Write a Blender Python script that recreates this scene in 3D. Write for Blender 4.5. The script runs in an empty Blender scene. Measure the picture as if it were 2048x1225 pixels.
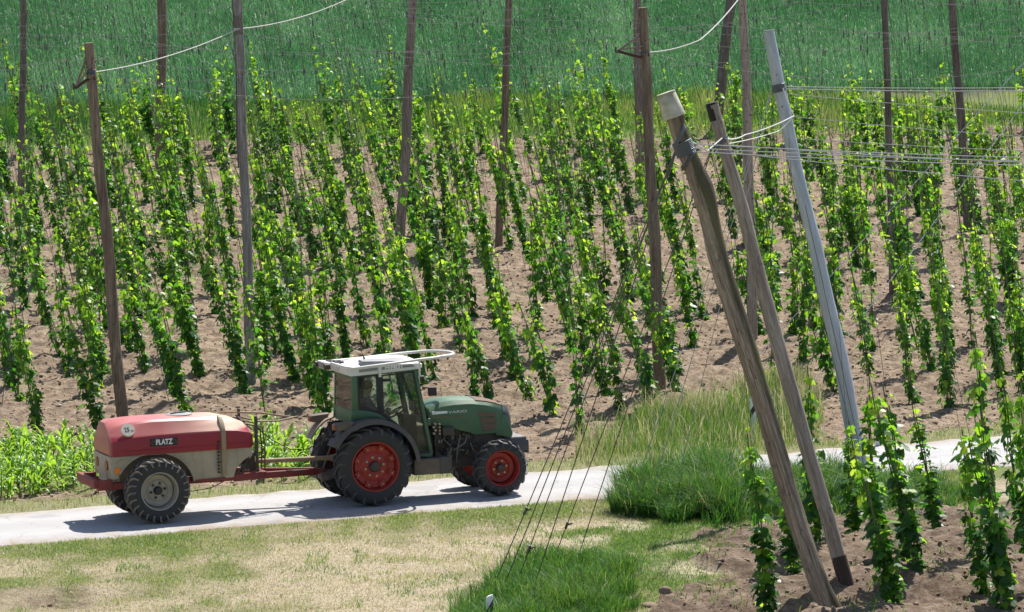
import bpy, bmesh, math, random
import numpy as np
from mathutils import Vector, Matrix

SC = bpy.context.scene
COL = SC.collection
random.seed(7)
RNG = np.random.default_rng(11)
R = math.radians

# ------------------------------------------------------------------ camera, sky, sun, exposure
FPX, CAMZ, PITCH = 9200.0, 10.17, R(4.795)          # focal length in pixels of a 2048 px wide frame
cd = bpy.data.cameras.new('camera')
cd.sensor_width = 36.0
cd.lens = FPX / 2048 * 36.0
cd.clip_start, cd.clip_end = 1.0, 6000.0
cam = bpy.data.objects.new('camera', cd)
COL.objects.link(cam)
cam.location = (0, 0, CAMZ)
cam.rotation_euler = (R(90) - PITCH, 0, 0)
SC.camera = cam

SUN_ELEV, SUN_AZ = R(58), R(24)                      # azimuth measured from +Y towards +X
world = bpy.data.worlds.new('World')
SC.world = world
world.use_nodes = True
wn = world.node_tree.nodes
wl = world.node_tree.links
wn.clear()
sky = wn.new('ShaderNodeTexSky')
sky.sky_type = 'NISHITA'
sky.sun_disc = False
sky.sun_elevation = SUN_ELEV
sky.sun_rotation = SUN_AZ
bg = wn.new('ShaderNodeBackground')
bg.inputs['Strength'].default_value = 0.088
wo = wn.new('ShaderNodeOutputWorld')
wl.new(sky.outputs[0], bg.inputs['Color'])
wl.new(bg.outputs[0], wo.inputs['Surface'])
sd = bpy.data.lights.new('sun', 'SUN')
sd.energy = 5.0
sd.angle = R(0.5)
sd.color = (1.0, 0.955, 0.89)
sun = bpy.data.objects.new('sun', sd)
COL.objects.link(sun)
to_sun = Vector((math.sin(SUN_AZ) * math.cos(SUN_ELEV), math.cos(SUN_AZ) * math.cos(SUN_ELEV), math.sin(SUN_ELEV)))
sun.rotation_euler = to_sun.to_track_quat('Z', 'Y').to_euler()
SC.view_settings.view_transform = 'Standard'
SC.view_settings.look = 'None'
SC.view_settings.exposure = 0.75
SC.view_settings.gamma = 1.0

# ------------------------------------------------------------------ lie of the land
A = R(19)
CA, SA = math.cos(A), math.sin(A)
V0 = -0.75
GRADE = 0.0345


def ray(px, py):
    dx = (px - 1024) / FPX
    dy = -(py - 612.5) / FPX
    return np.array([dx, math.cos(PITCH) + dy * math.sin(PITCH), -math.sin(PITCH) + dy * math.cos(PITCH)])


_r = ray(750, 1015)
W0 = _r * (CAMZ / -_r[2])                             # where the tractor's rear wheel stands


def uv(x, y):
    X = x - W0[0]
    Y = y - W0[1]
    return X * CA + Y * SA, -X * SA + Y * CA + V0


def xy(u, v):
    return u * CA - (v - V0) * SA + W0[0], u * SA + (v - V0) * CA + W0[1]


def smooth(a, b, t):
    t = np.clip((t - a) / (b - a), 0, 1)
    return t * t * (3 - 2 * t)


def base(x, y):
    u, v = uv(x, y)
    u = np.clip(u, -70, 90)
    g = np.interp(v, [4, 52], [GRADE, -0.012])
    h = np.interp(v, [-100, 4, 55, 62, 115, 400, 1500], [0, 0, 3.6, 4.45, 12.2, 22, 30])
    return g * u + h


_lat = np.random.default_rng(5).random((256, 256))


def vnoise(x, y, wl_, seed=0):
    x = x / wl_ + seed * 17.3
    y = y / wl_ + seed * 31.7
    xi = np.floor(x).astype(np.int64)
    yi = np.floor(y).astype(np.int64)
    fx = x - xi
    fy = y - yi
    fx = fx * fx * (3 - 2 * fx)
    fy = fy * fy * (3 - 2 * fy)
    a = _lat[xi & 255, yi & 255]
    b = _lat[(xi + 1) & 255, yi & 255]
    c = _lat[xi & 255, (yi + 1) & 255]
    d = _lat[(xi + 1) & 255, (yi + 1) & 255]
    return (a * (1 - fx) + b * fx) * (1 - fy) + (c * (1 - fx) + d * fx) * fy


def unproj(px, py):
    d = ray(px, py)
    ts = np.linspace(40, 420, 3801)
    p = d[None] * ts[:, None]
    s = p[:, 2] + CAMZ - base(p[:, 0], p[:, 1])
    i = int(np.argmax(s < 0))
    t = ts[i - 1] + 0.1 * s[i - 1] / (s[i - 1] - s[i])
    return np.array([d[0] * t, d[1] * t, d[2] * t + CAMZ])


def at_depth(px, py, Y):
    d = ray(px, py)
    t = Y / d[1]
    return np.array([d[0] * t, Y, d[2] * t + CAMZ])


def proj(x, y, z):
    z = z - CAMZ
    d = y * math.cos(PITCH) - z * math.sin(PITCH)
    up = y * math.sin(PITCH) + z * math.cos(PITCH)
    return 1024 + FPX * x / d, 612.5 - FPX * up / d


def inpoly(x, y, poly):
    r = np.zeros(np.shape(x), bool)
    n = len(poly)
    for i in range(n):
        x1, y1 = poly[i][0], poly[i][1]
        x2, y2 = poly[(i + 1) % n][0], poly[(i + 1) % n][1]
        if y1 == y2:
            continue
        c = ((y1 > y) != (y2 > y)) & (x < (x2 - x1) * (y - y1) / (y2 - y1) + x1)
        r ^= c
    return r


def ground_poly(pts):
    return [unproj(*p)[:2] for p in pts]


GARDEN = ground_poly([(1455, 1055), (1530, 1042), (1900, 1022), (2200, 985), (2420, 1060), (2420, 1500), (1180, 1500),
                      (1300, 1212), (1420, 1160), (1400, 1100)])
LUSH = ground_poly([(1000, 1150), (1120, 1115), (1260, 1125), (1275, 1165), (1240, 1240), (900, 1300), (930, 1215)])
CLUMP = ground_poly([(1222, 1035), (1245, 985), (1330, 965), (1420, 950), (1500, 958), (1520, 1030), (1440, 1048), (1300, 1040)])
CLUMP2 = ground_poly([(1430, 965), (1560, 955), (1760, 952), (1830, 965), (1925, 985), (1925, 1015), (1740, 1028), (1500, 1040)])
GREENLAWN = ground_poly([(1120, 1075), (1230, 1045), (1440, 1050), (1470, 1080), (1440, 1130), (1420, 1165), (1300, 1190), (1270, 1140), (1180, 1110)])
MEADOW = ground_poly([(1160, 898), (1250, 850), (1330, 812), (1560, 772), (1640, 800), (1640, 895), (1400, 915), (1200, 928)])
MEADOW2 = ground_poly([(1995, 868), (2030, 830), (2110, 815), (2110, 860)])
MAIZE_LEFT = ground_poly([(-60, 925), (0, 915), (230, 893), (260, 945), (225, 985), (100, 995), (-60, 1010)])
MAIZE_MID = ground_poly([(500, 895), (560, 905), (640, 905), (645, 958), (600, 962), (500, 965)])
SOIL_END = lambda u: 55.0 + 0.085 * (u - 4)
WHEAT_START = lambda u: 61.5 + 0.10 * (u - 4)


def zones(x, y):
    """grass, straw, wheat weights (the rest is bare soil)"""
    u, v = uv(x, y)
    jx = x + (vnoise(x, y, 0.8, 1) - 0.5) * 0.9
    jy = y + (vnoise(x, y, 0.8, 2) - 0.5) * 1.6
    n1 = vnoise(x, y * 0.5, 1.7, 3)
    n2 = vnoise(x, y * 0.5, 0.45, 4)
    grass = np.zeros(np.shape(x))
    straw = np.zeros(np.shape(x))
    garden = inpoly(jx, jy, GARDEN)
    near = (v < -1.9) & ~garden
    gl = np.clip((n1 * 0.55 + n2 * 0.35 + 0.25 * vnoise(x, y * 2.2, 3.5, 51) - 0.50) * 3.2, 0, 1) * 0.62 + 0.04 + 0.06 * smooth(-1, -6, x)
    edge = smooth(-5.2, -2.2, v)
    gl = np.clip(gl + edge * 0.30, 0, 1)
    gl = np.maximum(gl, 0.95 * inpoly(jx, jy, LUSH))
    gl = np.maximum(gl, 0.75 * inpoly(jx, jy, GREENLAWN) * np.clip((vnoise(x, y * 0.6, 0.7, 47) - 0.3) * 3, 0, 1))
    gl = np.maximum(gl, 0.9 * inpoly(jx, jy, CLUMP))
    gl = np.maximum(gl, 0.9 * inpoly(jx, jy, CLUMP2))
    grass = np.where(near, gl, grass)
    straw = np.where(near, 1 - gl, straw)
    # dark damp patch at the lower left corner
    cx, cy, _ = unproj(90, 1205)
    damp = np.clip(1.3 - np.hypot((x - cx) / 1.3, (y - cy) / 1.9) + (n2 - 0.5), 0, 1)
    straw = straw * (1 - 0.85 * np.where(near, damp, 0))
    ve = 3.35 + 0.9 * (n1 - 0.5)
    far = (v > 1.9) & (v < ve)
    mead = inpoly(jx, jy, MEADOW) | inpoly(jx, jy, MEADOW2) | inpoly(jx, jy, MAIZE_LEFT) | inpoly(jx, jy, MAIZE_MID)
    grass = np.where(far, 0.55, grass)
    straw = np.where(far, 0.45, straw)
    grass = np.where((v > 1.9) & mead, 0.6, grass)
    bank = smooth(-0.8, 0.9, v - SOIL_END(u) + (n1 - 0.5) * 2.5)
    wheat = smooth(-0.4, 0.5, v - WHEAT_START(u) + (n2 - 0.5))
    grass = np.where(v > 20, bank * (1 - wheat), grass)
    return grass, straw, np.where(v > 20, wheat, 0)


def relief(x, y):
    u, v = uv(x, y)
    g, s, w = zones(x, y)
    soil = np.clip(1 - g - s - w, 0, 1)
    road = smooth(2.1, 2.9, np.abs(v - 0.1))
    z = soil * (0.075 * (vnoise(x, y, 0.13, 5) - 0.5) + 0.085 * (vnoise(x, y, 0.24, 6) - 0.5) + 0.085 * (vnoise(x, y, 0.55, 7) - 0.5) + 0.16 * (vnoise(x, y, 1.9, 8) - 0.5))
    z += soil * (0.10 + 0.10 * (v < -2)) * np.cos(v * 2 * math.pi / 3.1 + vnoise(x, y, 6, 9) * 2) * smooth(5, 8, np.abs(v))
    z += (g + s) * (0.05 * (vnoise(x, y, 0.8, 10) - 0.5) + 0.03 * (vnoise(x, y, 0.25, 12) - 0.5))
    return z * road


def ground(x, y):
    x = np.atleast_1d(np.asarray(x, float))
    y = np.atleast_1d(np.asarray(y, float))
    return base(x, y) + relief(x, y)


def gz(x, y):
    return float(ground(x, y)[0])


# ------------------------------------------------------------------ materials
class NT:
    def __init__(s, name):
        s.m = bpy.data.materials.new(name)
        s.m.use_nodes = True
        s.t = s.m.node_tree
        s.t.nodes.clear()
        s.out = s.n('ShaderNodeOutputMaterial')

    def n(s, kind, **kw):
        nd = s.t.nodes.new(kind)
        for k, v in kw.items():
            if k.startswith('i_'):
                nd.inputs[k[2:].replace('_', ' ')].default_value = v
            else:
                setattr(nd, k, v)
        return nd

    def l(s, a, b):
        s.t.links.new(a, b)

    def ramp(s, fac, stops):
        r = s.n('ShaderNodeValToRGB')
        e = r.color_ramp.elements
        while len(e) > 1:
            e.remove(e[-1])
        e[0].position = stops[0][0]
        e[0].color = (*stops[0][1], 1)
        for p, c in stops[1:]:
            k = e.new(p)
            k.color = (*c, 1)
        s.l(fac, r.inputs[0])
        return r.outputs[0]

    def noise(s, scale, detail=4, rough=0.55, stretch=None, coord='Object', dist=0.0):
        tc = s.n('ShaderNodeTexCoord')
        v = tc.outputs[coord]
        if stretch:
            mp = s.n('ShaderNodeMapping')
            mp.inputs['Scale'].default_value = stretch
            s.l(v, mp.inputs[0])
            v = mp.outputs[0]
        nz = s.n('ShaderNodeTexNoise')
        nz.inputs['Scale'].default_value = scale
        nz.inputs['Detail'].default_value = detail
        nz.inputs['Roughness'].default_value = rough
        nz.inputs['Distortion'].default_value = dist
        s.l(v, nz.inputs['Vector'])
        return nz.outputs[0]

    def mix(s, fac, a, b):
        m = s.n('ShaderNodeMix', data_type='RGBA')
        for k, val in ((0, fac), (6, a), (7, b)):
            if isinstance(val, (int, float)):
                m.inputs[k].default_value = val
            elif isinstance(val, tuple):
                m.inputs[k].default_value = (*val, 1)
            else:
                s.l(val, m.inputs[k])
        return m.outputs[2]

    def bsdf(s, color, rough=0.6, metal=0.0, spec=0.5, bump=None, bstr=0.3, bdist=0.02):
        p = s.n('ShaderNodeBsdfPrincipled')
        if isinstance(color, tuple):
            p.inputs['Base Color'].default_value = (*color, 1)
        else:
            s.l(color, p.inputs['Base Color'])
        if isinstance(rough, (int, float)):
            p.inputs['Roughness'].default_value = rough
        else:
            s.l(rough, p.inputs['Roughness'])
        p.inputs['Metallic'].default_value = metal
        p.inputs['Specular IOR Level'].default_value = spec
        if bump is not None:
            b = s.n('ShaderNodeBump')
            b.inputs['Strength'].default_value = bstr
            b.inputs['Distance'].default_value = bdist
            s.l(bump, b.inputs['Height'])
            s.l(b.outputs[0], p.inputs['Normal'])
        return p

    def done(s, sh):
        s.l(sh.outputs[0], s.out.inputs['Surface'])
        return s.m


def paint(name, col, rough=0.45, dirt=None, amount=0.5, scale=3.0, metal=0.0, spec=0.5, bstr=0.05):
    t = NT(name)
    nz = t.noise(scale, 6, 0.65)
    d = dirt or tuple(c * 0.7 for c in col)
    f = t.ramp(nz, [(0.5 - 0.22, (0, 0, 0)), (0.5 + 0.22, (amount,) * 3)])
    fine = t.noise(scale * 11, 4, 0.7)
    c = t.mix(f, col, d)
    c = t.mix(t.ramp(fine, [(0.45, (0, 0, 0)), (0.75, (0.35 * amount,) * 3)]), c, d)
    r = t.ramp(nz, [(0.3, (rough,) * 3), (0.75, (min(1, rough + 0.3),) * 3)])
    return t.done(t.bsdf(c, r, metal, spec, fine, bstr, 0.01))


def plain(name, col, rough=0.5, metal=0.0):
    t = NT(name)
    nz = t.noise(25, 3)
    c = t.mix(t.ramp(nz, [(0.35, (0, 0, 0)), (0.7, (0.5,) * 3)]), col, tuple(k * 0.75 for k in col))
    return t.done(t.bsdf(c, rough, metal))


def leafmat(name, stops, trans, tw=0.42, rough=0.42, spec=0.5):
    t = NT(name)
    at = t.n('ShaderNodeAttribute', attribute_name='tint')
    c = t.ramp(at.outputs['Fac'], stops)
    p = t.bsdf(c, rough, 0, spec)
    tr = t.n('ShaderNodeBsdfTranslucent')
    t.l(t.mix(1.0, c, c) if trans is None else t.ramp(at.outputs['Fac'], trans), tr.inputs['Color'])
    mx = t.n('ShaderNodeMixShader')
    mx.inputs[0].default_value = tw
    t.l(p.outputs[0], mx.inputs[1])
    t.l(tr.outputs[0], mx.inputs[2])
    return t.done(mx)


def woodmat(name, c1, c2, c3, moss=None, knots=0.0, stain=False):
    t = NT(name)
    g = t.noise(1.0, 6, 0.6, stretch=(22, 22, 1.1), dist=0.6)
    c = t.ramp(g, [(0.28, c3), (0.45, c1), (0.62, c2), (0.8, c1)])
    big = t.noise(1.0, 4, 0.6, stretch=(5, 5, 0.7))
    c = t.mix(t.ramp(big, [(0.45, (0, 0, 0)), (0.72, (0.75,) * 3)]), c, c3)
    crack = t.noise(1.0, 3, 0.5, stretch=(30, 30, 0.45), dist=0.3)
    c = t.mix(t.ramp(crack, [(0.27, (0.75,) * 3), (0.33, (0, 0, 0))]), c, tuple(k * 0.3 for k in c3))
    fine = t.noise(1.0, 5, 0.7, stretch=(75, 75, 3.0), dist=0.4)
    c = t.mix(t.ramp(fine, [(0.42, (0.55,) * 3), (0.56, (0, 0, 0))]), c, c3)
    scuff = t.noise(1.0, 4, 0.7, stretch=(9, 9, 5))
    c = t.mix(t.ramp(scuff, [(0.60, (0, 0, 0)), (0.68, (0.55,) * 3)]), c, tuple(k * 0.5 for k in c3))
    hl = t.noise(1.0, 2, 0.5, stretch=(16, 16, 0.35), dist=0.5)
    c = t.mix(t.ramp(hl, [(0.485, (0, 0, 0)), (0.5, (0.8,) * 3), (0.515, (0, 0, 0))]), c, tuple(k * 0.22 for k in c3))
    if moss:
        ms = t.noise(1.0, 4, 0.6, stretch=(4, 4, 0.6), dist=0.3)
        c = t.mix(t.ramp(ms, [(0.55, (0, 0, 0)), (0.68, (0.6,) * 3)]), c, moss)
    if stain:                                            # old rain and algae stain down one side of the trunk
        tc = t.n('ShaderNodeTexCoord')
        sx = t.n('ShaderNodeSeparateXYZ')
        t.l(tc.outputs['Object'], sx.inputs[0])
        ad = t.n('ShaderNodeMath', operation='MULTIPLY_ADD')
        t.l(t.noise(1.0, 5, 0.65, stretch=(6, 6, 1.0)), ad.inputs[0])
        ad.inputs[1].default_value = 0.26
        t.l(sx.outputs['X'], ad.inputs[2])
        f = t.ramp(ad.outputs[0], [(0.135, (0, 0, 0)), (0.20, (0.85,) * 3)])
        c = t.mix(f, c, t.ramp(t.noise(0.6, 2), [(0.42, (0.022, 0.019, 0.015)), (0.58, (0.085, 0.085, 0.035))]))
    if knots:
        kn = t.noise(1.0, 2, 0.5, stretch=(9, 9, 13))
        c = t.mix(t.ramp(kn, [(0.64, (0, 0, 0)), (0.70, (knots,) * 3)]), c, (0.03, 0.022, 0.018))
    return t.done(t.bsdf(c, 0.85, 0, 0.25, fine, 0.6, 0.015))


M = {}


def build_materials():
    # terrain
    t = NT('ground_cover')
    at = t.n('ShaderNodeAttribute', attribute_name='zone')
    sp = t.n('ShaderNodeSeparateColor')
    t.l(at.outputs['Color'], sp.inputs[0])
    n1 = t.noise(0.45, 6, 0.62)
    n2 = t.noise(5.0, 8, 0.72)
    n3 = t.noise(17.0, 6, 0.75)
    soil = t.ramp(n2, [(0.32, (0.115, 0.080, 0.056)), (0.47, (0.24, 0.178, 0.123)), (0.62, (0.39, 0.302, 0.218))])
    soil = t.mix(t.ramp(n1, [(0.35, (0, 0, 0)), (0.7, (0.5,) * 3)]), soil, (0.195, 0.14, 0.10))
    soil = t.mix(t.ramp(n3, [(0.62, (0, 0, 0)), (0.74, (0.55,) * 3)]), soil, (0.52, 0.42, 0.33))
    md = t.n('ShaderNodeMath', operation='MULTIPLY')
    t.l(at.outputs['Alpha'], md.inputs[0])
    t.l(t.ramp(n1, [(0.3, (0.5,) * 3), (0.7, (1, 1, 1))]), md.inputs[1])
    soil = t.mix(md.outputs[0], soil, t.ramp(n2, [(0.3, (0.075, 0.052, 0.036)), (0.5, (0.155, 0.110, 0.078)), (0.66, (0.27, 0.205, 0.155))]))
    straw = t.ramp(n3, [(0.28, (0.27, 0.215, 0.14)), (0.5, (0.47, 0.395, 0.285)), (0.72, (0.60, 0.53, 0.41))])
    straw = t.mix(t.ramp(n2, [(0.42, (0, 0, 0)), (0.66, (0.5,) * 3)]), straw, (0.43, 0.325, 0.235))
    grs = t.ramp(n3, [(0.3, (0.07, 0.10, 0.025)), (0.55, (0.16, 0.20, 0.06)), (0.75, (0.27, 0.27, 0.11))])
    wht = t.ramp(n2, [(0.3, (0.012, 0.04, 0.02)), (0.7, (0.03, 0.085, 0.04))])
    c = t.mix(sp.outputs[1], soil, straw)
    c = t.mix(sp.outputs[0], c, grs)
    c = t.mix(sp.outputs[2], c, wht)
    M['ground'] = t.done(t.bsdf(c, 0.95, 0, 0.15, n2, 1.0, 0.10))

    t = NT('road_surface')
    n1 = t.noise(0.35, 5, 0.6)
    n2 = t.noise(38, 5, 0.8)
    at = t.n('ShaderNodeAttribute', attribute_name='zone')
    sp = t.n('ShaderNodeSeparateColor')
    t.l(at.outputs['Color'], sp.inputs[0])
    c = t.ramp(n2, [(0.3, (0.24, 0.237, 0.238)), (0.5, (0.36, 0.355, 0.355)), (0.7, (0.45, 0.44, 0.44))])
    c = t.mix(t.ramp(n1, [(0.42, (0, 0, 0)), (0.7, (0.55,) * 3)]), c, (0.30, 0.285, 0.265))
    # paler wheel tracks, dirt carried in from the edges, cracks and dark patches
    tr = t.n('ShaderNodeMath', operation='MULTIPLY')
    t.l(sp.outputs[0], tr.inputs[0])
    t.l(t.ramp(t.noise(0.8, 4, 0.6), [(0.3, (0.2,) * 3), (0.7, (0.75,) * 3)]), tr.inputs[1])
    c = t.mix(tr.outputs[0], c, (0.43, 0.42, 0.415))
    ed = t.n('ShaderNodeMath', operation='MULTIPLY')
    t.l(sp.outputs[1], ed.inputs[0])
    t.l(t.ramp(t.noise(3.2, 6, 0.7), [(0.38, (0, 0, 0)), (0.56, (1, 1, 1))]), ed.inputs[1])
    c = t.mix(ed.outputs[0], c, (0.29, 0.235, 0.175))
    vo = t.n('ShaderNodeTexVoronoi', feature='DISTANCE_TO_EDGE')
    vo.inputs['Scale'].default_value = 0.42
    tc = t.n('ShaderNodeTexCoord')
    nz = t.n('ShaderNodeTexNoise')
    nz.inputs['Scale'].default_value = 1.3
    nz.inputs['Detail'].default_value = 6
    t.l(tc.outputs['Object'], nz.inputs['Vector'])
    ad = t.n('ShaderNodeVectorMath', operation='ADD')
    t.l(tc.outputs['Object'], ad.inputs[0])
    t.l(nz.outputs['Color'], ad.inputs[1])
    t.l(ad.outputs[0], vo.inputs['Vector'])
    c = t.mix(t.ramp(vo.outputs['Distance'], [(0.003, (0.30,) * 3), (0.009, (0, 0, 0))]), c, (0.10, 0.095, 0.09))
    pa = t.noise(0.9, 2, 0.4)
    c = t.mix(t.ramp(pa, [(0.66, (0, 0, 0)), (0.68, (0.45,) * 3)]), c, (0.22, 0.215, 0.215))
    M['road'] = t.done(t.bsdf(c, 0.9, 0, 0.25, n2, 0.3, 0.012))

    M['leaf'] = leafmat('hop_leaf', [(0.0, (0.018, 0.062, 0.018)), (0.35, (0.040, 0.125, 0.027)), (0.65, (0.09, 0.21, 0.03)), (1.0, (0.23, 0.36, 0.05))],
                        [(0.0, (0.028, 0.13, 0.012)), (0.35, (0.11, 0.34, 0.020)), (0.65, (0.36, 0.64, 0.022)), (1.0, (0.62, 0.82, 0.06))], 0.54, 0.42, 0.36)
    M['bine'] = plain('bine_stem', (0.10, 0.14, 0.045), 0.8)
    M['string'] = plain('training_wire', (0.10, 0.085, 0.07), 0.7)
    M['wheat'] = leafmat('wheat_blade', [(0.0, (0.048, 0.122, 0.055)), (0.5, (0.115, 0.25, 0.112)), (0.8, (0.25, 0.40, 0.21)), (1.0, (0.46, 0.58, 0.42))],
                         [(0.0, (0.03, 0.15, 0.035)), (0.5, (0.085, 0.30, 0.09)), (0.8, (0.16, 0.38, 0.12)), (1.0, (0.26, 0.48, 0.18))], 0.35, 0.45, 0.4)
    M['grass'] = leafmat('grass_blade', [(0.0, (0.020, 0.078, 0.018)), (0.4, (0.060, 0.165, 0.030)), (0.7, (0.25, 0.28, 0.095)), (1.0, (0.56, 0.48, 0.34))],
                         [(0.0, (0.04, 0.17, 0.016)), (0.4, (0.14, 0.32, 0.028)), (0.7, (0.36, 0.43, 0.08)), (1.0, (0.52, 0.45, 0.27))], 0.38, 0.5, 0.35)
    M['maize'] = leafmat('maize_leaf', [(0.0, (0.06, 0.17, 0.02)), (1.0, (0.17, 0.33, 0.04))],
                         [(0.0, (0.20, 0.46, 0.015)), (1.0, (0.48, 0.72, 0.05))], 0.48, 0.42, 0.5)
    M['stone'] = paint('pale_stone', (0.48, 0.42, 0.36), 0.9, (0.3, 0.22, 0.17), 0.7, 8)
    t = NT('soil_clod')
    n = t.noise(9, 5, 0.7)
    c = t.ramp(n, [(0.3, (0.14, 0.10, 0.07)), (0.5, (0.255, 0.188, 0.137)), (0.7, (0.41, 0.32, 0.24))])
    M['clod'] = t.done(t.bsdf(c, 0.95, 0, 0.1, n, 0.5, 0.03))

    M['wood_brown'] = woodmat('brown_pole_wood', (0.235, 0.178, 0.128), (0.36, 0.28, 0.21), (0.10, 0.073, 0.054))
    M['wood_red'] = woodmat('reddish_pole_wood', (0.29, 0.23, 0.195), (0.42, 0.35, 0.30), (0.14, 0.105, 0.085))
    M['wood_grey'] = woodmat('weathered_grey_wood', (0.29, 0.275, 0.255), (0.42, 0.405, 0.385), (0.14, 0.125, 0.112))
    M['wood_dark'] = woodmat('dark_pole_wood', (0.185, 0.155, 0.135), (0.28, 0.24, 0.21), (0.075, 0.06, 0.052))
    M['wood_mossy'] = woodmat('mossy_pole_wood', (0.32, 0.258, 0.20), (0.46, 0.385, 0.31), (0.12, 0.09, 0.066), moss=(0.15, 0.145, 0.07), stain=True)
    M['wood_post'] = woodmat('pale_post_wood', (0.33, 0.285, 0.245), (0.45, 0.40, 0.355), (0.19, 0.15, 0.125))
    M['bark'] = woodmat('pale_bark', (0.40, 0.325, 0.28), (0.52, 0.44, 0.39), (0.25, 0.19, 0.155), knots=0.9)
    M['endgrain'] = plain('cut_wood', (0.38, 0.29, 0.19), 0.85)
    M['tar'] = plain('black_tar', (0.006, 0.006, 0.008), 0.7)
    M['damp'] = woodmat('damp_wood_foot', (0.075, 0.055, 0.045), (0.11, 0.085, 0.07), (0.035, 0.026, 0.022))
    t = NT('galvanised_steel')
    n = t.noise(1.0, 6, 0.7, stretch=(14, 14, 2.0))
    n2_ = t.noise(2.2, 3, 0.6)
    c = t.ramp(n, [(0.3, (0.30, 0.335, 0.39)), (0.55, (0.43, 0.47, 0.535)), (0.75, (0.55, 0.59, 0.655))])
    c = t.mix(t.ramp(n2_, [(0.45, (0, 0, 0)), (0.7, (0.45,) * 3)]), c, (0.30, 0.325, 0.36))
    M['galv'] = t.done(t.bsdf(c, 0.5, 0.35, 0.5, n, 0.12, 0.005))
    M['wire'] = plain('steel_wire', (0.40, 0.41, 0.43), 0.45, 0.6)
    M['wire_mid'] = plain('dull_wire', (0.24, 0.24, 0.235), 0.6, 0.2)
    M['wire_dark'] = plain('old_dark_wire', (0.10, 0.10, 0.105), 0.55, 0.4)
    M['cable'] = plain('bright_cable', (0.62, 0.60, 0.57), 0.5, 0.3)
    M['rust'] = plain('rusty_bracket', (0.09, 0.045, 0.032), 0.7, 0.3)
    M['bucket'] = paint('old_white_bucket', (0.62, 0.59, 0.51), 0.6, (0.20, 0.185, 0.10), 0.95, 4.5)
    M['white_plastic'] = paint('white_plastic', (0.78, 0.78, 0.77), 0.5, (0.5, 0.48, 0.42), 0.3, 6)
    M['black'] = plain('black_mark', (0.02, 0.02, 0.022), 0.5)

    M['green'] = paint('green_bodywork', (0.045, 0.132, 0.058), 0.32, (0.14, 0.16, 0.11), 0.5, 3.0)
    M['green_dusty'] = paint('dusty_green_bodywork', (0.050, 0.125, 0.06), 0.38, (0.22, 0.15, 0.10), 0.85, 2.4)
    M['dust_brown'] = paint('dusty_brown_vent', (0.13, 0.082, 0.058), 0.8, (0.20, 0.13, 0.09), 0.7, 9)
    M['nose'] = paint('dark_grille', (0.055, 0.062, 0.08), 0.5, (0.15, 0.12, 0.10), 0.4, 5)
    M['roof'] = paint('white_cab_roof', (0.74, 0.735, 0.71), 0.4, (0.52, 0.45, 0.35), 0.4, 3)
    M['roofgrey'] = paint('grey_roof_panel', (0.22, 0.225, 0.235), 0.5, (0.3, 0.27, 0.23), 0.4, 5)
    M['red_rim'] = paint('red_wheel_paint', (0.42, 0.022, 0.016), 0.42, (0.17, 0.035, 0.022), 0.7, 5)
    M['beige_rim'] = paint('beige_wheel_paint', (0.42, 0.385, 0.325), 0.55, (0.22, 0.17, 0.12), 0.7, 6)
    M['tyre'] = paint('tyre_rubber', (0.018, 0.019, 0.023), 0.62, (0.075, 0.065, 0.055), 0.55, 4, bstr=0.1)
    M['tyre_lug'] = paint('tractor_tyre_lug', (0.040, 0.041, 0.046), 0.5, (0.12, 0.105, 0.09), 0.6, 5, bstr=0.1)  # paler than the carcass: dust, plus sunlight put into the lug colour
    M['tyre_dusty'] = paint('dusty_tyre_tread', (0.13, 0.11, 0.095), 0.8, (0.30, 0.24, 0.185), 0.9, 5, bstr=0.1)
    M['fender'] = paint('dark_plastic_fender', (0.050, 0.045, 0.045), 0.55, (0.17, 0.135, 0.10), 0.6, 3)
    M['fender_dusty'] = paint('dust_covered_fender', (0.20, 0.16, 0.115), 0.7, (0.34, 0.27, 0.19), 0.8, 3)
    M['machine'] = paint('oily_machinery', (0.030, 0.028, 0.027), 0.5, (0.12, 0.085, 0.06), 0.7, 6)
    M['machine_brown'] = paint('dusty_machinery', (0.085, 0.062, 0.048), 0.65, (0.20, 0.15, 0.11), 0.8, 7)
    M['machine_grey'] = paint('grey_castings', (0.20, 0.19, 0.18), 0.5, (0.10, 0.075, 0.055), 0.7, 8)
    M['hose'] = plain('black_hose', (0.02, 0.02, 0.022), 0.5)
    M['brass'] = plain('pale_fittings', (0.42, 0.34, 0.24), 0.45, 0.5)
    M['tail_red'] = plain('red_lamp_lens', (0.26, 0.06, 0.035), 0.35)
    M['orange'] = plain('orange_reflector', (0.85, 0.22, 0.012), 0.3)
    M['wrap'] = plain('wire_wrap', (0.13, 0.15, 0.17), 0.5, 0.5)
    t = NT('cab_glass')
    tr = t.n('ShaderNodeBsdfTransparent')
    tr.inputs[0].default_value = (0.84, 0.95, 0.92, 1)
    gl = t.n('ShaderNodeBsdfGlossy')
    gl.inputs['Roughness'].default_value = 0.03
    df = t.n('ShaderNodeBsdfDiffuse')
    df.inputs[0].default_value = (0.28, 0.26, 0.22, 1)
    fr = t.n('ShaderNodeFresnel')
    fr.inputs[0].default_value = 1.5
    m1 = t.n('ShaderNodeMixShader')
    t.l(fr.outputs[0], m1.inputs[0])
    t.l(tr.outputs[0], m1.inputs[1])
    t.l(gl.outputs[0], m1.inputs[2])
    m2 = t.n('ShaderNodeMixShader')
    dn = t.noise(4, 4, 0.6)
    t.l(t.ramp(dn, [(0.4, (0.02,) * 3), (0.7, (0.09,) * 3)]), m2.inputs[0])
    t.l(m1.outputs[0], m2.inputs[1])
    t.l(df.outputs[0], m2.inputs[2])
    M['glass'] = t.done(m2)
    M['cloth_blue'] = plain('blue_work_clothes', (0.035, 0.06, 0.13), 0.85)
    M['skin'] = plain('skin', (0.42, 0.24, 0.17), 0.55)
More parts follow.
